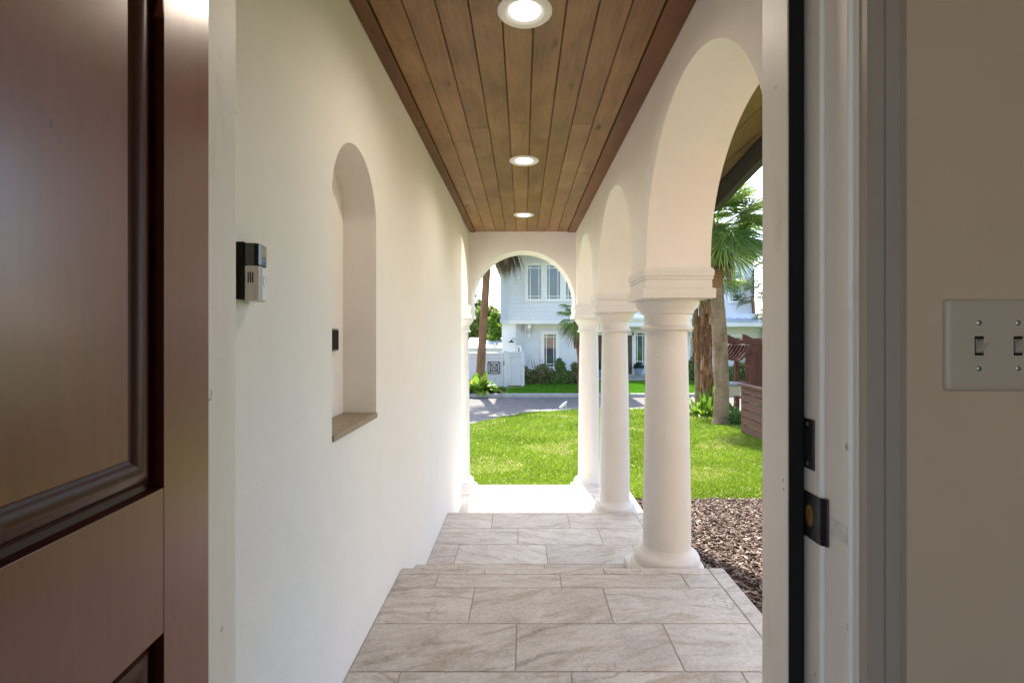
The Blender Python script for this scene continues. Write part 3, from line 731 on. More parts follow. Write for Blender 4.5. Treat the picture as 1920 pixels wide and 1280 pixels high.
def fan(mb, o, dirv, plen, RR, nl=26, droop=.35, spread=115, wmul=1.0, fold=.12, fray=.18):
    """a fan palm frond: petiole and a half disc of drooping leaflets"""
    o = Vector(o); d = Vector(dirv).normalized(); side = d.cross(Vector((0, 0, 1)))
    if side.length < .05: side = Vector((1, 0, 0))
    side.normalize(); nrm = side.cross(d).normalized(); base = random.random()*.65
    mid = o+d*plen*.55+Vector((0, 0, .03*plen)); e = o+d*plen-Vector((0, 0, .10*plen))
    w = .014
    mb.add([o-side*w, o+side*w, mid+side*w, mid-side*w, e+side*w*.7, e-side*w*.7], [(0, 1, 2, 3), (3, 2, 4, 5)], base+.3)
    d2 = (e-mid).normalized(); nrm2 = side.cross(d2).normalized()
    for k in range(nl):
        a = R(-spread+2*spread*k/(nl-1)+random.uniform(-2, 2)); L = RR*(.80+.2*math.cos(a))*random.uniform(1-fray, 1.03)
        v = d2*math.cos(a)+side*math.sin(a); v += nrm2*fold*(1-abs(math.cos(a)))
        wv = v.cross(nrm2).normalized()*(RR*.030*wmul); up = nrm2*RR*.014*(1 if k % 2 else -1)
        p1 = e+v*L*.48-Vector((0, 0, droop*.10*L)); p2 = e+v*L*.8-Vector((0, 0, droop*.34*L)); p3 = e+v*L*.98-Vector((0, 0, droop*.72*L))
        rr = min(1, max(0, base+random.uniform(0, .35)))
        mb.add([e, p1-wv+up, p1+wv-up, p2-wv*.65, p2+wv*.65, p3], [(0, 1, 2), (1, 3, 4, 2), (3, 5, 4)], rr)
def crown(name, mat, t, c, n, plen, RR, elev, parent=None, **kw):
    mb = MB()
    for i in range(n):
        az = i*2.399+random.uniform(-.3, .3); el = R(random.uniform(*elev)); f = random.uniform(.82, 1.12)
        d = (math.cos(az)*math.cos(el), math.sin(az)*math.cos(el), math.sin(el))
        oo = (c[0]+d[0]*.08, c[1]+d[1]*.08, c[2]+random.uniform(-.15, .15))
        fan(mb, oo, d, plen*f, RR*f, **kw)
    return local(mb, t.location).build(name, mat, t, smooth='leaf')
def trunk_mesh(t, pts, rad, mat, name='trunk', seg=20, rough=.03):
    mb = MB(); P = []; rr = []
    n = 46
    pts = [Vector(p) for p in pts]
    for i in range(n+1):
        f = i/n*(len(pts)-1); k = min(int(f), len(pts)-2); g = f-k
        P.append(pts[k].lerp(pts[k+1], g)); rr.append((rad[k]*(1-g)+rad[k+1]*g)*(1+random.uniform(-rough, rough)))
    mb.tube(P, rr, seg); return local(mb, t.location).build(name, mat, t, smooth=60)
def boots(t, x, y, z0, z1, r, n, L, mat='boot', lean=(0, 0), flare=.5):
    mb = MB(); 
    for i in range(n):
        f = i/n; z = z0+(z1-z0)*f; az = i*2.399; cx, cy = x+lean[0]*f, y+lean[1]*f
        d = Vector((math.cos(az), math.sin(az), 0)); s = Vector((-d.y, d.x, 0)); o = Vector((cx, cy, z))+d*(r*.82)
        ln = L*random.uniform(.7, 1.15); e = o+Vector((0, 0, ln))+d*ln*flare*random.uniform(.5, 1); w0, w1 = r*.85, r*.24; rr = random.random()
        for sg in (-1, 1):     # a boot splits into a V at its base
            oo = o+s*sg*r*.42
            mb.add([oo-s*w0*.38-Vector((0, 0, .04)), oo+s*w0*.38-Vector((0, 0, .04)), oo+s*w0*.30+d*.02, e+s*w1, e-s*w1, oo-s*w0*.30+d*.02, e-d*.03], [(0, 1, 2, 5), (5, 2, 3, 4), (0, 5, 4, 6), (1, 6, 3, 2)], rr)
    return local(mb, t.location).build('boots', mat, t, smooth='leaf')

# ---- palm beside the slat fence
px_, py_ = 4.93, 12.7; pz = gz(px_, py_)
t = thing('palm_tree', 'tall fan palm with pale ringed trunk in the sunny lawn by the slat fence', 'palm tree', (px_, py_, pz))
trunk_mesh(t, [(px_, py_, pz-.1), (px_+.02, py_, pz+.15), (px_+.05, py_, pz+.9), (px_, py_, pz+2.2), (px_-.08, py_, 2.35)], [.235, .19, .175, .18, .155], 'bark_grey')
trunk_mesh(t, [(px_-.08, py_, 2.33), (px_-.16, py_, 2.75), (px_-.14, py_, 3.0), (px_-.16, py_, 3.5), (px_-.1, py_, 3.95)], [.15, .24, .17, .23, .15], 'bark_brown', 'boot_stump', 14, .12)
boots(t, px_-.15, py_, 2.5, 3.5, .17, 20, .30, flare=.45)
cc = (px_-.1, py_, 3.95)
crown('crown', 'frond', t, cc, 54, .72, .98, (-42, 75), nl=34, droop=.30, wmul=.62, fold=.2, spread=125)
crown('dead_fronds', 'deadfrond', t, (cc[0], cc[1], cc[2]-.25), 7, .6, .6, (-70, -35), nl=20, droop=.9)
# ---- palm wrapped in old boots
px_, py_ = 5.42, 15.0; pz = lawn_z(px_, py_)
t = thing('palm_tree', 'short palm whose trunk is wrapped in criss-crossed orange brown boots', 'palm tree', (px_, py_, pz))
trunk_mesh(t, [(px_, py_, pz-.1), (px_, py_, pz+.5), (px_, py_, 1.0), (px_-.05, py_, 2.2)], [.13, .11, .15, .14], 'bark_brown')
boots(t, px_, py_, pz+.55, 2.0, .155, 40, .55, flare=.12)
crown('crown', 'frond', t, (px_+.25, py_, 2.75), 20, .45, .62, (-35, 75), nl=24, droop=.6)
px_, py_ = 5.25, 15.25
t = thing('palm_tree', 'slender grey leaning palm stem just left of the boot-wrapped palm', 'palm tree', (px_, py_, -1.1))
trunk_mesh(t, [(px_+.05, py_, -1.2), (px_+.02, py_, -.2), (px_-.03, py_, 1.0), (px_-.08, py_, 2.0)], [.13, .10, .09, .085], 'bark_grey')
boots(t, px_-.04, py_, .3, 1.7, .10, 14, .5, flare=.1)
crown('crown', 'frondpale', t, (px_-.1, py_, 2.5), 12, .5, .55, (-20, 75), nl=20, droop=.7)
# ---- leaning palm across the street
px_, py_ = -1.80, 21.0
t = thing('palm_tree', 'tall brown leaning palm across the street with dead fronds hanging down', 'palm tree', (px_, py_, -1.05))
trunk_mesh(t, [(px_-.05, py_, -1.2), (px_+.02, py_, -.5), (px_+.12, py_, 1.2), (px_+.24, py_, 3.0), (px_+.36, py_, 5.4)], [.22, .185, .17, .155, .16], 'bark_brown')
cc = (px_+.42, py_, 5.6)
crown('crown', 'frond', t, cc, 26, .9, 1.0, (0, 75), nl=26, droop=.6)
mb = MB()
for i in range(30):
    az = R(-75+i*150/29+random.uniform(-6, 6)); d = Vector((math.cos(az)*.9, math.sin(az)*.4, -random.uniform(.5, 1.6)))
    fan(mb, (cc[0]+.25*math.cos(az), cc[1], cc[2]-.2), d, random.uniform(.55, 1.15), .62, nl=16, droop=1.6, spread=50, fray=.4)
local(mb, t.location).build('dead_fronds', 'deadfrond', t, smooth='leaf')
# ---- fan palm before the pale house
px_, py_ = 2.30, 20.9
t = thing('palm_tree', 'small fan palm in front of the pale house, partly behind the end arch column', 'palm tree', (px_, py_, -1.1))
trunk_mesh(t, [(px_+.10, py_, -1.2), (px_+.12, py_, -.2), (px_-.02, py_, 1.2), (px_-.1, py_, 1.75)], [.18, .15, .14, .15], 'bark_brown')
boots(t, px_-.05, py_, .6, 1.65, .13, 22, .3, flare=.4)
crown('crown', 'frond', t, (px_-.08, py_, 1.95), 24, .5, .58, (-55, 60), nl=26, droop=.6)
crown('dead_fronds', 'deadfrond', t, (px_-.08, py_, 1.72), 12, .35, .5, (-75, -30), nl=18, droop=1.0)
# ---- pale palm by the house corner
px_, py_ = 11.6, 23.5
t = thing('palm_tree', 'pale yellowish palm by the right corner of the blue house', 'palm tree', (px_, py_, -1.1))
trunk_mesh(t, [(px_, py_, -1.2), (px_+.35, py_, .6), (px_+.1, py_, 1.6)], [.14, .12, .12], 'bark_brown')
crown('crown', 'frondpale', t, (px_+.1, py_, 1.95), 26, .45, .7, (-50, 70), nl=22, droop=.9)
px_, py_ = 12.4, 27.4
t = thing('palm_tree', 'slim distant green palm rising behind the yellowish one', 'palm tree', (px_, py_, -1.1))
trunk_mesh(t, [(px_, py_, -1.2), (px_+.2, py_, 1.0), (px_, py_, 3.2)], [.1, .09, .09], 'bark_grey')
crown('crown', 'frondpale', t, (px_, py_, 3.4), 16, .5, .7, (-30, 70), nl=20, droop=.8)

# ---- shrubs
def shrub(label, x, y, z, lobes, n, size, mat, stems=0, group=None, sh=.9, name='shrub', long=1.6):
    t = thing(name, label, 'shrub', (x, y, z), 0, group)
    leaf_cloud('foliage', mat, [l[:3] for l in lobes], [l[3] for l in lobes], n, size, t, long=long)
    if stems:
        mb = MB()
        for i in range(stems):
            a = random.uniform(0, 6.28); rr = random.uniform(.05, .5); h = sh*random.uniform(.6, 1.15)
            p0 = Vector((rr*.5*math.cos(a), rr*.3*math.sin(a), 0)); p2 = Vector((rr*1.3*math.cos(a)+random.uniform(-.1, .1), rr*.5*math.sin(a), h))
            mb.tube([p0, (p0+p2)/2+Vector((random.uniform(-.06, .06), 0, .05)), p2], [.012, .009, .004], 5)
        mb.build('stems', 'stem', t)
    return t
G = 'shrubs along the pale house'
shrub('low olive shrub with bare twigs at the gate end of the house bed', -.05, 23.4, -1.1, [(-.15, 0, .25, .35), (.25, 0, .32, .40), (.0, 0, .65, .28)], 2600, .07, 'leafdark', 16, G, 1.1)
shrub('rounded dull green shrub with dry stems left of the tall ground floor window', .85, 23.5, -1.1, [(-.2, 0, .3, .42), (.3, .1, .33, .45), (.05, 0, .55, .42)], 3400, .07, 'leafdark', 26, G, 1.15)
shrub('spiky green shrub under the tall ground floor window', 1.62, 23.5, -1.1, [(-.1, 0, .25, .36), (.25, 0, .35, .38), (.1, 0, .8, .28), (.05, 0, 1.05, .17)], 3000, .07, 'leaf', 9, G, 1.1)
shrub('green shrub at the right of the house bed behind the end arch column', 2.42, 23.5, -1.1, [(-.15, 0, .3, .35), (.15, 0, .45, .38), (.0, 0, .8, .24)], 2600, .07, 'leafdark', 8, G, 1.0)
shrub('dark bushy shrub between the thick column and the boot-wrapped palm', 8.7, 25.4, -1.1, [(-.5, 0, .4, .5), (0, 0, .5, .55), (.4, 0, .35, .45), (-.1, 0, .95, .3)], 3600, .09, 'leaf', 8, G, 1.2)
shrub('sparse green shrub under the small window beside the slat fence', 11.0, 25.5, -1.1, [(-.6, 0, .3, .42), (0, 0, .42, .5), (.6, 0, .3, .45)], 3000, .09, 'leaf', 22, G, 1.5)
shrub('low twiggy shrub at the foot of the white gate post', -.62, 23.0, -1.1, [(0, 0, .12, .22), (.2, 0, .2, .25)], 900, .06, 'leafdark', 14, G, 1.0)
# broad-leaved plants
def broadleaf(label, x, y, z, n, L, wd, mat, el=(15, 75), name='leafy_plant', spread=.25):
    t = thing(name, label, 'plant', (x, y, z)); mb = MB()
    for i in range(n):
        az = i*2.399; e = R(random.uniform(*el)); l = L*random.uniform(.65, 1.15); r0 = random.uniform(0, spread)
        d = Vector((math.cos(az)*math.cos(e), math.sin(az)*math.cos(e), math.sin(e))); s = Vector((-math.sin(az), math.cos(az), 0))
        o = Vector((r0*math.cos(az), r0*math.sin(az), 0)); rr = random.random(); pts = []
        for k in range(6):
            f = k/5; p = o+d*l*f-Vector((0, 0, l*.55*f*f*math.cos(e))); ww = wd*math.sin(math.pi*min(1, f*.92+.08))**.8*l
            pts += [p-s*ww+Vector((0, 0, ww*.4)), p, p+s*ww+Vector((0, 0, ww*.4))]
        mb.add(pts, [q for k in range(5) for q in ((k*3, k*3+1, k*3+4, k*3+3), (k*3+1, k*3+2, k*3+5, k*3+4))], rr)
    mb.build('leaves', mat, t, smooth='leaf'); return t
broadleaf('bright green broad-leaved plant at the foot of the leaning palm', -1.82, 20.35, -1.08, 95, .85, .17, 'leafbright', (5, 80), spread=.5)
broadleaf('strappy pale green plant at the foot of the boot-wrapped palm', 5.22, 14.35, -1.12, 80, .85, .05, 'leafbright', (20, 80), spread=.4)
broadleaf('arching strap-leaved plant spilling toward the gutter by the boot-wrapped palm', 4.95, 14.6, -1.12, 46, .95, .035, 'leafbright', (15, 65), spread=.15)
broadleaf('dark glossy broad-leaved plant between palm trunk and slat fence', 5.72, 12.9, -1.06, 44, .85, .12, 'leaf', (25, 80), spread=.3)
broadleaf('small strappy plant in front of the mailbox post', 5.30, 12.55, -1.04, 50, .55, .05, 'leaf', (20, 80), spread=.2)
# trees behind
def tree(label, x, y, h, lobes, n, size, mat='leaftree'):
    t = thing('leafy_tree', label, 'tree', (x, y, -1.1), 0, 'trees behind the white gate')
    leaf_cloud('crown', mat, [l[:3] for l in lobes], [l[3] for l in lobes], n, size, t)
    mb = MB(); mb.tube([(0, 0, -.2), (.1, 0, h*.35), (0, .1, h*.6)], [.18, .14, .07], 8)
    for l in lobes[:6]: mb.tube([(.05, 0, h*.35), ((l[0])/2, l[1]/2, (h*.35+l[2])/2+.2), l[:3]], [.08, .05, .02], 6)
    mb.build('trunk', 'bark_brown', t, smooth=60); return t
def lobes(n, sx, sy, z0, z1, r):
    return [(random.uniform(-sx, sx), random.uniform(-sy, sy), random.uniform(z0, z1), random.uniform(r*.6, r)) for _ in range(n)]
tree('light green bushy tree just behind the white shed, left of the blue house', -2.3, 31.5, 4.2, [(-.9, 0, 2.3, .8), (.0, 0, 2.8, .85), (.7, 0, 2.4, .8), (.3, 0, 3.5, .6), (-.4, 0, 3.5, .5), (.9, 0, 3.2, .5), (1.0, 0, 1.8, .8)], 6500, .13)
tree('taller sparse darker tree at the left edge of the end arch view', -3.7, 34.0, 6.0, lobes(12, .8, .8, 2.2, 5.8, .6), 4200, .14, 'leaf')
tree('yellow green shrub-like tree against the left side of the blue house', -1.75, 29.3, 3.4, [(0, 0, 1.9, .5), (.2, 0, 2.5, .42), (-.1, 0, 3.0, .34), (.1, 0, 3.4, .22)], 2800, .12, 'leafbright')

# ------------------------------------------------------------------ house across the street
HS = thing('blue_house', 'pale blue two storey house with white trim across the street', 'house', (3, 25, -1.1))
def hb(mb, name, mat, parent=None, bevel=0, smooth=None, loc=None):
    p = parent or HS; L0 = Vector(loc) if loc is not None else HS.location
    return local(mb, HS.location).build(name, mat, p, bevel=bevel, smooth=smooth)
# storeys
hb(MB().prism([(-1.0, 22.3), (-.707, 24.0), (3.2, 24.0), (3.2, 33), (-1.12, 33)], 'z', 1.88, 4.93), 'shingled_storey', 'shingle')
hb(MB().prism([(-1.02, 22.26), (-.72, 23.97), (3.22, 23.97), (3.22, 33), (-1.14, 33)], 'z', 1.70, 1.88), 'trim_band', 'housewhite')
hb(MB().prism([(-1.02, 24.15), (-.36, 24.15), (.08, 24.95), (3.2, 24.95), (3.2, 33), (-1.02, 33)], 'z', -1.15, 1.70), 'ground_storey_wall', 'siding')
hb(MB().box(.09, 3.2, 24.90, 24.949, 1.50, 1.699), 'frieze', 'housewhite')
hb(MB().box(3.2, 14.0, 27.0, 33, -1.15, 2.3), 'entry_wall', 'siding')
hb(MB().box(7.5, 12.72, 28.0, 33, 2.3, 5.5), 'upper_storey_wall', 'siding')
# clapboard lines are real laps
mb = MB(); z = 2.3
while z < 5.4:
    mb.add([(7.5, 27.985, z), (12.73, 27.985, z), (12.73, 27.999, z+.16), (7.5, 27.999, z+.16), (7.5, 27.999, z), (12.73, 27.999, z)], [(0, 1, 2, 3), (0, 4, 5, 1)]); z += .16
hb(mb, 'clapboards', 'siding')
hb(MB().prism([(-1.5, 4.93), (3.7, 4.93), (3.7, 5.08), (1.1, 7.0), (-1.5, 5.08)], 'y', 22.0, 33.4), 'roof', 'metalroof')
hb(MB().prism([(7.0, 5.5), (13.2, 5.5), (13.2, 5.65), (10.2, 7.4), (7.0, 5.65)], 'y', 27.4, 33.4), 'roof', 'metalroof')
hb(MB().prism([(3.0, 2.3), (7.6, 2.3), (7.6, 5.6), (3.0, 5.6)], 'y', 28.6, 33.0), 'linking_storey_wall', 'siding')
# entry portico fascia and metal roof
fa = MB().loft([[(x, y, z) for y, z in ((25.45, 2.13), (25.42, 2.10), (25.42, 1.98), (25.50, 1.86), (25.55, 1.78), (25.56, 1.62), (27.0, 1.62), (27.0, 2.13))] for x in (5.26, 9.55)])
hb(fa, 'portico_fascia', 'housewhite')
mb = MB().prism([(25.5, 1.80), (27.99, 2.10), (27.99, 2.16), (25.5, 1.86)], 'x', 9.56, 14.6)
x = 9.7
while x < 14.6: mb.prism([(25.49, 1.861), (27.99, 2.161), (27.99, 2.20), (25.49, 1.90)], 'x', x, x+.03); x += .42
hb(mb, 'metal_roof', 'metalroof')
hb(MB().box(9.56, 14.5, 25.5, 25.56, 1.60, 1.80), 'eave_fascia', 'housewhite')
hb(MB().box(3.2, 14.4, 25.6, 26.99, 1.58, 1.615), 'portico_soffit', 'housewhite')
def brace(x):
    out = [(26.99, 1.57), (26.99, .15), (26.75, .15)]+[(26.75-1.05*(1-math.cos(R(a))), .25+1.10*math.sin(R(a))) for a in range(10, 91, 10)]+[(25.62, 1.35), (25.62, 1.57)]
    return MB().prism(out, 'x', x-.10, x+.10)
hb(brace(8.45), 'knee_brace', 'housewhite'); hb(brace(12.9), 'knee_brace', 'housewhite')
mb = MB().prism([(24.94, 1.50), (24.94, 1.02), (24.86, 1.02), (24.80, 1.25), (24.55, 1.42), (24.3, 1.50), (24.1, 1.50), (24.1, 1.69), (24.94, 1.69)], 'x', .22, .36)
hb(mb, 'corbel', 'housewhite')
# entry door, step
d_ = hb(MB().box(3.98, 4.87, 26.95, 27.02, -.90, 1.14).box(4.89, 5.78, 26.95, 27.02, -.90, 1.14), 'entry_door', 'entrydoor', bevel=.01)
hb(MB().box(4.22, 4.66, 26.93, 26.955, -.25, .95).box(5.10, 5.60, 26.93, 26.955, -.25, .95), 'door_glass', 'glass', d_)
hb(MB().box(3.80, 3.97, 26.93, 27.0, -.92, 1.30).box(5.79, 5.95, 26.93, 27.0, -.92, 1.30).box(3.80, 5.95, 26.93, 27.0, 1.15, 1.31), 'door_casing', 'housewhite', d_)
hb(MB().box(3.3, 8.6, 25.6, 26.99, -1.15, -1.02).box(3.6, 7.6, 26.6, 26.99, -1.02, -.92), 'entry_step', 'concrete')
def window(x0, x1, z0, z1, y, frame=.14, sill=0):
    """prairie window: white frame, glass, bars set near the edges"""
    m = MB(); fw = frame
    m.box(x0-fw, x0, y-.07, y, z0-fw, z1+fw).box(x1, x1+fw, y-.07, y, z0-fw, z1+fw).box(x0, x1, y-.07, y, z1, z1+fw).box(x0, x1, y-.07, y, z0-fw, z0)
    if sill: m.box(x0-fw-.06, x1+fw+.06, y-.13, y-.071, z0-fw-.06, z0-fw+.02).box(x0-fw, x1+fw, y-.06, y, z0-fw-.38, z0-fw-.061)
    f = hb(m, 'window', 'housewhite')
    hb(MB().box(x0, x1, y-.012, y-.002, z0, z1), 'pane', 'glass', f)
    b = MB(); iw = (x1-x0)*.17; ih = (z1-z0)*.075
    for xx in (x0+iw, x1-iw): b.box(xx-.017, xx+.017, y-.030, y-.013, z0, z1)
    for zz in (z0+ih, z1-ih): b.box(x0, x1, y-.034, y-.0135, zz-.017, zz+.017)
    hb(b, 'glazing_bars', 'housewhite', f); return f
sc = 24/950
for k in range(3):
    xx = (990+k*35.5-981)*sc; window(xx, xx+.62, 2.88, 4.45, 23.99, .135)
window(1.04, 1.60, -.37, 1.20, 24.94, .17, 1)
window(5.99, 6.44, -.36, 1.27, 26.99, .12)
window(11.42, 12.0, 3.05, 4.62, 27.97, .14)
window(11.05, 11.62, .60, 1.06, 26.99, .13)
window(8.9, 9.35, -.1, 1.0, 26.99, .13)
window(-.27, -.14, .10, .62, 24.2, .05)
mb = MB().tube([(13.3, 27.3, 5.3), (12.75, 27.85, 4.95), (12.68, 27.9, 4.7), (12.68, 27.9, 2.2)], .05, 8)
hb(mb, 'downspout', 'iron')
t = thing('wall_lamp', 'small gooseneck wall lamp on the blue house above the gate', 'lamp', (-.40, 23.95, .90))
mb = MB().tube([(.05, .19, .04), (.0, .02, .10), (-.10, -.1, .10), (-.16, -.12, .02)], .012, 6); mb.build('arm', 'iron', t)
MB().lathe([(.03, .03), (.05, .0), (.17, -.07), (.165, -.075), (.02, -.01)], (-.16, -.12, 0), 20, True, False).build('lamp_shade', 'blackmetal', t, smooth=40)
def potted(label, x, y, z):
    t = thing('flower_pot', label, 'plant pot', (x, y, z), 0, 'potted plants by the entry door')
    MB().lathe([(.14, 0), (.19, .16), (.23, .30), (.24, .33), (.21, .33), (.19, .26)], (0, 0, 0), 24, True, True).build('pot', 'pot', t, smooth=40)
    leaf_cloud('foliage', 'bluegreen', [(0, 0, .42, .2), (-.12, 0, .42, .16), (.12, 0, .42, .16), (0, 0, .52, .15)], [.2, .17, .17, .15], 800, .06, t); return t
potted('grey pot with blue green foliage right of the brown entry door', 6.03, 26.5, -.90)
potted('grey pot with blue green foliage left of the brown entry door, between two columns', 3.98, 26.5, -.95)

# ------------------------------------------------------------------ gate, shed
t = thing('white_gate', 'white vinyl gate fence with a black square ornament beside the blue house', 'gate', (-1.6, 22.4, -1.1))
def gb(mb, n, m, b=.008, p=None): return local(mb, t.location).build(n, m, p or t, bevel=b)
gb(MB().box(-4.2, -.86, 22.42, 22.47, -1.08, .34), 'panel', 'gatewhite')
gb(MB().box(-4.2, -.86, 22.38, 22.50, .30, .40), 'rail', 'gatewhite'); gb(MB().box(-4.2, -.86, 22.385, 22.419, .16, .20), 'rail', 'gatewhite')
gb(MB().box(-.95, -.87, 22.38, 22.419, -1.08, .299), 'stile', 'gatewhite')
gb(MB().box(-.855, -.70, 22.36, 22.52, -1.15, .44).box(-.885, -.67, 22.33, 22.55, .44, .48), 'post', 'gatewhite')
gb(MB().box(-.695, -.10, 22.62, 22.67, -1.08, .34), 'panel', 'gatewhite')
gb(MB().box(-.56, -.12, 22.585, 22.619, .20, .24).box(-.58, -.54, 22.585, 22.619, -1.0, .24).box(-.695, -.10, 22.58, 22.70, .345, .42), 'rail', 'gatewhite')
gb(MB().box(-.095, .06, 22.58, 22.74, -1.15, .42).box(-.12, .085, 22.55, 22.77, .42, .46), 'post', 'gatewhite')
mb = MB(); cx, cz, y0, y1 = -1.297, -.262, 22.35, 22.385
def bar(a, b, wd=.028):
    a, b = Vector((a[0], 22.367, a[1])), Vector((b[0], 22.367, b[1])); d = (b-a); L = d.length/2; d.normalize()
    mb.obox((a+b)/2, d, (0, 1, 0), d.cross(Vector((0, 1, 0))), L, .014+random.uniform(0, .002), wd/2)
for h in (.255, .15):
    bar((cx-h, cz-h), (cx+h, cz-h)); bar((cx-h, cz+h), (cx+h, cz+h)); bar((cx-h, cz-h), (cx-h, cz+h)); bar((cx+h, cz-h), (cx+h, cz+h))
bar((cx-.25, cz-.25), (cx+.25, cz+.25), .022); bar((cx-.25, cz+.25), (cx+.25, cz-.25), .022)
gb(mb, 'ornament', 'iron', 0); gb(MB().box(-.865, -.835, 22.33, 22.355, -.17, .03), 'handle', 'iron', .005)
t = thing('garden_shed', 'small white shed with a pale roof behind the gate', 'shed', (-2, 28, -1.1))
local(MB().box(-4.0, -1.15, 27.5, 29.5, -1.15, .42), t.location).build('wall', 'gatewhite', t)
local(MB().prism([(27.3, .42), (29.6, .95), (29.6, 1.0), (27.3, .48)], 'x', -3.1, -1.12), t.location).build('roof', 'metalroof', t)
local(MB().box(-1.62, -1.50, 27.44, 27.499, -.5, .75), t.location).build('post', 'gatewhite', t)

# ------------------------------------------------------------------ slat fence, arbor, mailbox, path light
t = thing('slat_fence', 'brown horizontal board fence at the right edge of the lawn', 'fence', (4.75, 10.9, -1.0))
def fb(mb, n, m='brownwood', b=.004): return local(mb, t.location).build(n, m, t, bevel=b)
mb = MB(); zt, zb = .09, -.90; n = 6; hh = (zt-zb)/n
for i in range(n):
    z0 = zb+i*hh
    for ya, yb in ((6.2, 8.55), (8.55, 10.93)):
        mb.prism([(4.70, z0+.034), (4.725, z0+.034), (4.760, z0+hh+.004), (4.735, z0+hh+.004)], 'y', ya+.003, yb-.003, random.random())
fb(mb, 'slats')
fb(MB().box(4.66, 4.84, 6.2, 11.02, .10, .145, .35), 'top_rail')
for y in (10.97, 8.55, 6.2): fb(MB().box(4.735, 4.82, y-.045, y+.045, -1.25, .098, random.random()), 'post')
t = thing('garden_arbor', 'red stained timber arbor with curved rafter ends behind the slat fence', 'arbor', (6.6, 14.0, -1.05))
def ab(mb, n, m='redwood', b=.006): return local(mb, t.location).build(n, m, t, bevel=b)
for x, y in ((6.15, 13.6), (7.5, 13.6), (6.15, 14.6), (7.5, 14.6)): ab(MB().box(x-.06, x+.06, y-.06, y+.06, -1.2, .98, random.random()), 'post')
def scroll(y0, y1):
    pts = [(5.80, 1.06), (5.86, 1.10)]+[(5.86+.09*i, 1.17+.05*math.cos(i*.75)-.012*i) for i in range(0, 6)]+[(6.5, 1.10), (8.0, 1.10), (8.0, .93), (6.0, .93), (5.84, .96)]
    return MB().prism(pts, 'y', y0, y1, random.random())
ab(scroll(13.50, 13.56), 'beam'); ab(scroll(14.66, 14.72), 'beam')
for i in range(7):
    y = 13.35+i*.22; q = [(5.62+.04*j, .52+.41*(j/9)**1.6) for j in range(10)]; q2 = [(a+.055, b-.03) for a, b in reversed(q)]
    ab(MB().prism(q+q2, 'y', y, y+.05, random.random()), 'rafter')
ab(MB().box(6.06, 6.24, 13.5, 14.7, .70, .92, .4), 'header'); 
mb = MB()
for z in (-.6, -.15, .3): mb.box(6.12, 6.17, 13.67, 14.53, z, z+.05, random.random())
ab(mb, 'side_rungs', b=0)
mb = MB()
for i in range(9): mb.box(6.40+i*.115, 6.51+i*.115, 14.58, 14.62, -1.1, .93, random.random())
ab(mb, 'back_boards', b=0)
t = thing('mailbox', 'beige mailbox with grey top on a reddish post beside the palm', 'mailbox', (5.52, 13.4, -1.08))
local(MB().box(5.30, 5.40, 13.35, 13.45, -1.2, -.40), t.location).build('post', 'redwood', t, bevel=.006)
local(MB().prism([(5.20, -.40), (5.66, -.40), (5.72, -.13), (5.20, -.13)], 'y', 13.22, 13.58), t.location).build('box', 'mailbox', t, bevel=.015)
local(MB().prism([(5.17, -.13), (5.77, -.13), (5.74, -.06), (5.21, -.05)], 'y', 13.18, 13.62), t.location).build('cap', 'mailcap', t, bevel=.01)
lx, ly = 1.30, 15.4; lz = lawn_z(lx, ly)
t = thing('path_light', 'small tilted whitish spot light on a stake at the lawn edge', 'garden light', (lx, ly, lz))
MB().tube([(0, 0, -.1), (0, 0, .22), (.015, 0, .40)], [.014, .014, .011], 8).build('stake', 'bellbody', t)
mb = MB(); a, b = Vector((.03, 0, .36)), Vector((-.17, -.03, .16)); mb.tube([a, a.lerp(b, .3), a.lerp(b, .35), b], [.022, .032, .046, .052], 14); mb.build('lamp_head', 'whiteplastic', t, smooth=40)

# ------------------------------------------------------------------ grass, mulch chips
def blades(name, mat, X, Y, Z, h, wd, label):
    n = len(X); az = rng.random(n)*2*math.pi; ln = rng.normal(0, .45, (n, 2))
    hh = h*(.55+.75*rng.random(n)); ww = wd*(.7+.6*rng.random(n))
    bx, by = np.cos(az)*ww, np.sin(az)*ww
    V = np.empty((n, 4, 3)); V[:, 0] = np.stack([X-bx, Y-by, Z-.01], 1); V[:, 1] = np.stack([X+bx, Y+by, Z-.01], 1)
    V[:, 2] = np.stack([X+bx*.6+ln[:, 0]*hh*.4, Y+by*.6+ln[:, 1]*hh*.4, Z+hh*.62], 1)
    V[:, 3] = np.stack([X+ln[:, 0]*hh*1.0, Y+ln[:, 1]*hh*1.0, Z+hh], 1)
    F = np.arange(4*n).reshape(-1, 4)
    # patches: brighter, yellower and thin dry spots
    pt = .5+.25*np.sin(X*2.1+1.3*np.sin(Y*1.7))+.25*np.sin(Y*2.9+1.1*np.sin(X*2.3)+.7)
    dry = (np.sin(X*1.9+.9*np.sin(Y*2.2))*np.sin(Y*1.35+.6*np.sin(X*2.7)+1.1) > .62)
    r = np.clip(.12+.42*rng.random(n)+.22*pt+np.where(dry & (rng.random(n) < .5), .42, 0), 0, .93)
    r = np.where(rng.random(n) < .05, .94+.06*rng.random(n), r)
    return tag(fastmesh(name, V.reshape(-1, 3), F, r, mat), label, 'grass', kind='stuff')
n = 330000
Y = 5.9+(16.3-5.9)*rng.random(n)**1.55; X = rng.random(n)*(Y*.62+1.6)-Y*.20-.4
re_ = np.interp(X, [p[0] for p in RE], [p[1] for p in RE])
ok = (Y < re_-.05+.06*rng.normal(size=n)) & (Y > np.where(X > 1.2, 5.86+.03*np.sin(X*9)+.03*rng.normal(size=n), 6.36)); X, Y, re_ = X[ok], Y[ok], re_[ok]
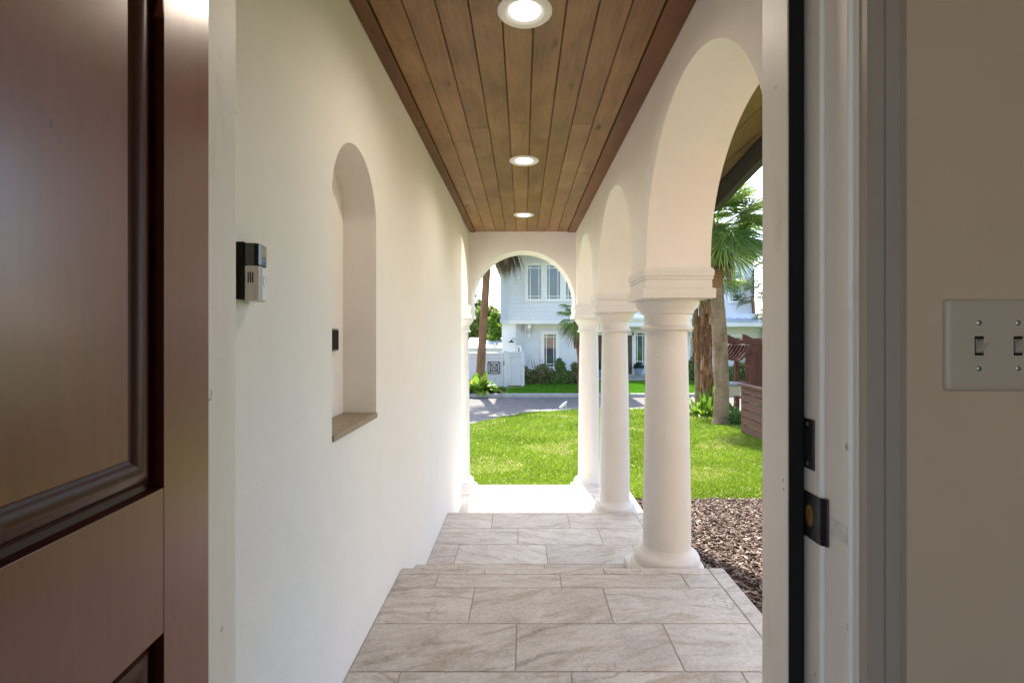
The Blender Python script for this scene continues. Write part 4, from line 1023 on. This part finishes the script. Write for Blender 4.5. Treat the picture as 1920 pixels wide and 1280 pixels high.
tt = np.clip((Y-(re_-1.6))/1.6, 0, 1); Z = (-.735-.047*(Y-6))*(1-tt*tt)-1.215*tt*tt+.012*np.sin(X*3.1+Y*1.7)+.010*np.sin(X*1.3-Y*4.1)
blades('grass', 'grass', X, Y, Z, .05+.0022*(Y-6), .0028+.00030*(Y-6), 'bright sunlit front lawn grass')
n = 90000
Y = 1.2+14.8*rng.random(n); X = 2.9+8.5*rng.random(n); ok = ((X > Y*.42+1.1) | (Y < 5.9)) & (X > 3.05+.06*np.sin(Y*7)); X, Y = X[ok], Y[ok]
re_ = np.interp(X, [p[0] for p in RE], [p[1] for p in RE]); tt = np.clip((Y-(re_-1.6))/1.6, 0, 1); Z = np.where(Y < 5.9, -.33-.118*(Y-2.5), (-.735-.047*(Y-6))*(1-tt*tt)-1.215*tt*tt)
ok = Y < re_-.1; X, Y, Z = X[ok], Y[ok], Z[ok]
blades('grass', 'grass', X, Y, Z, .07, .009, 'sunlit side lawn grass beyond the bark bed')
n = 110000
Y = 19.88+4.5*rng.random(n); X = -1.5+rng.random(n)*15.5; ok = ~((X < -.6+.35*(Y-20)*0) | ((X < .0) & (Y > 21.6))); X, Y = X[ok], Y[ok]
blades('grass', 'grassfar', X, Y, np.full(len(X), -1.11), .055, .008, 'darker green lawn grass across the street')
# bark chips
n = 22000
V = []; F = []
X = 1.0+rng.random(n)*2.2; Y = 2.2+3.72*rng.random(n)
keep = ~((X < 1.05) & (Y < 2.66)) & ~((X < 1.03) & (Y < 4.28)) & ~((X < 1.21) & (Y > 4.25)) & (X < .50*Y+.5)
X, Y = X[keep], Y[keep]; n = len(X)
Zc = -.33-.118*(Y-2.5)+.015+.028*rng.random(n)
sx = .010+.030*rng.random(n)**1.8; sy = .004+.010*rng.random(n)**1.3; sz = .001+.002*rng.random(n)
az = rng.random(n)*6.283; tl = rng.normal(0, .26, n); rl = rng.normal(0, .40, n)
ca, sa = np.cos(az), np.sin(az)
ex = np.stack([ca*np.cos(tl), sa*np.cos(tl), np.sin(tl)], 1); ey = np.stack([-sa*np.cos(rl), ca*np.cos(rl), np.sin(rl)], 1); ez = np.cross(ex, ey)
P = np.stack([X, Y, Zc], 1); cor = []
for kz in (-1, 1):
    for kx, ky in ((-1, -.5), (-.35, -1), (.9, -.75), (1, .3), (.2, 1), (-.8, .7)):
        jx = kx*(.8+.4*rng.random(n)); jy = ky*(.8+.4*rng.random(n))
        cor.append(P+ex*(sx*jx)[:, None]+ey*(sy*jy)[:, None]+ez*(sz*kz)[:, None])
V = np.stack(cor, 1).reshape(-1, 3); b0 = (np.arange(n)*12)[:, None]
fq = []
top = [(6, 7, 8, 9), (6, 9, 10, 11), (0, 3, 2, 1), (0, 5, 4, 3)]+[(i, (i+1) % 6, 6+(i+1) % 6, 6+i) for i in range(6)]
F = (b0[:, :, None]+np.array(top)[None]).reshape(-1, 4)
r = np.repeat(np.clip(rng.random(n)**1.0, 0, 1), len(top))
tag(fastmesh('bark_mulch', V, F, r, 'chip'), 'reddish brown bark chips in the bed beside the porch', 'mulch', kind='stuff')
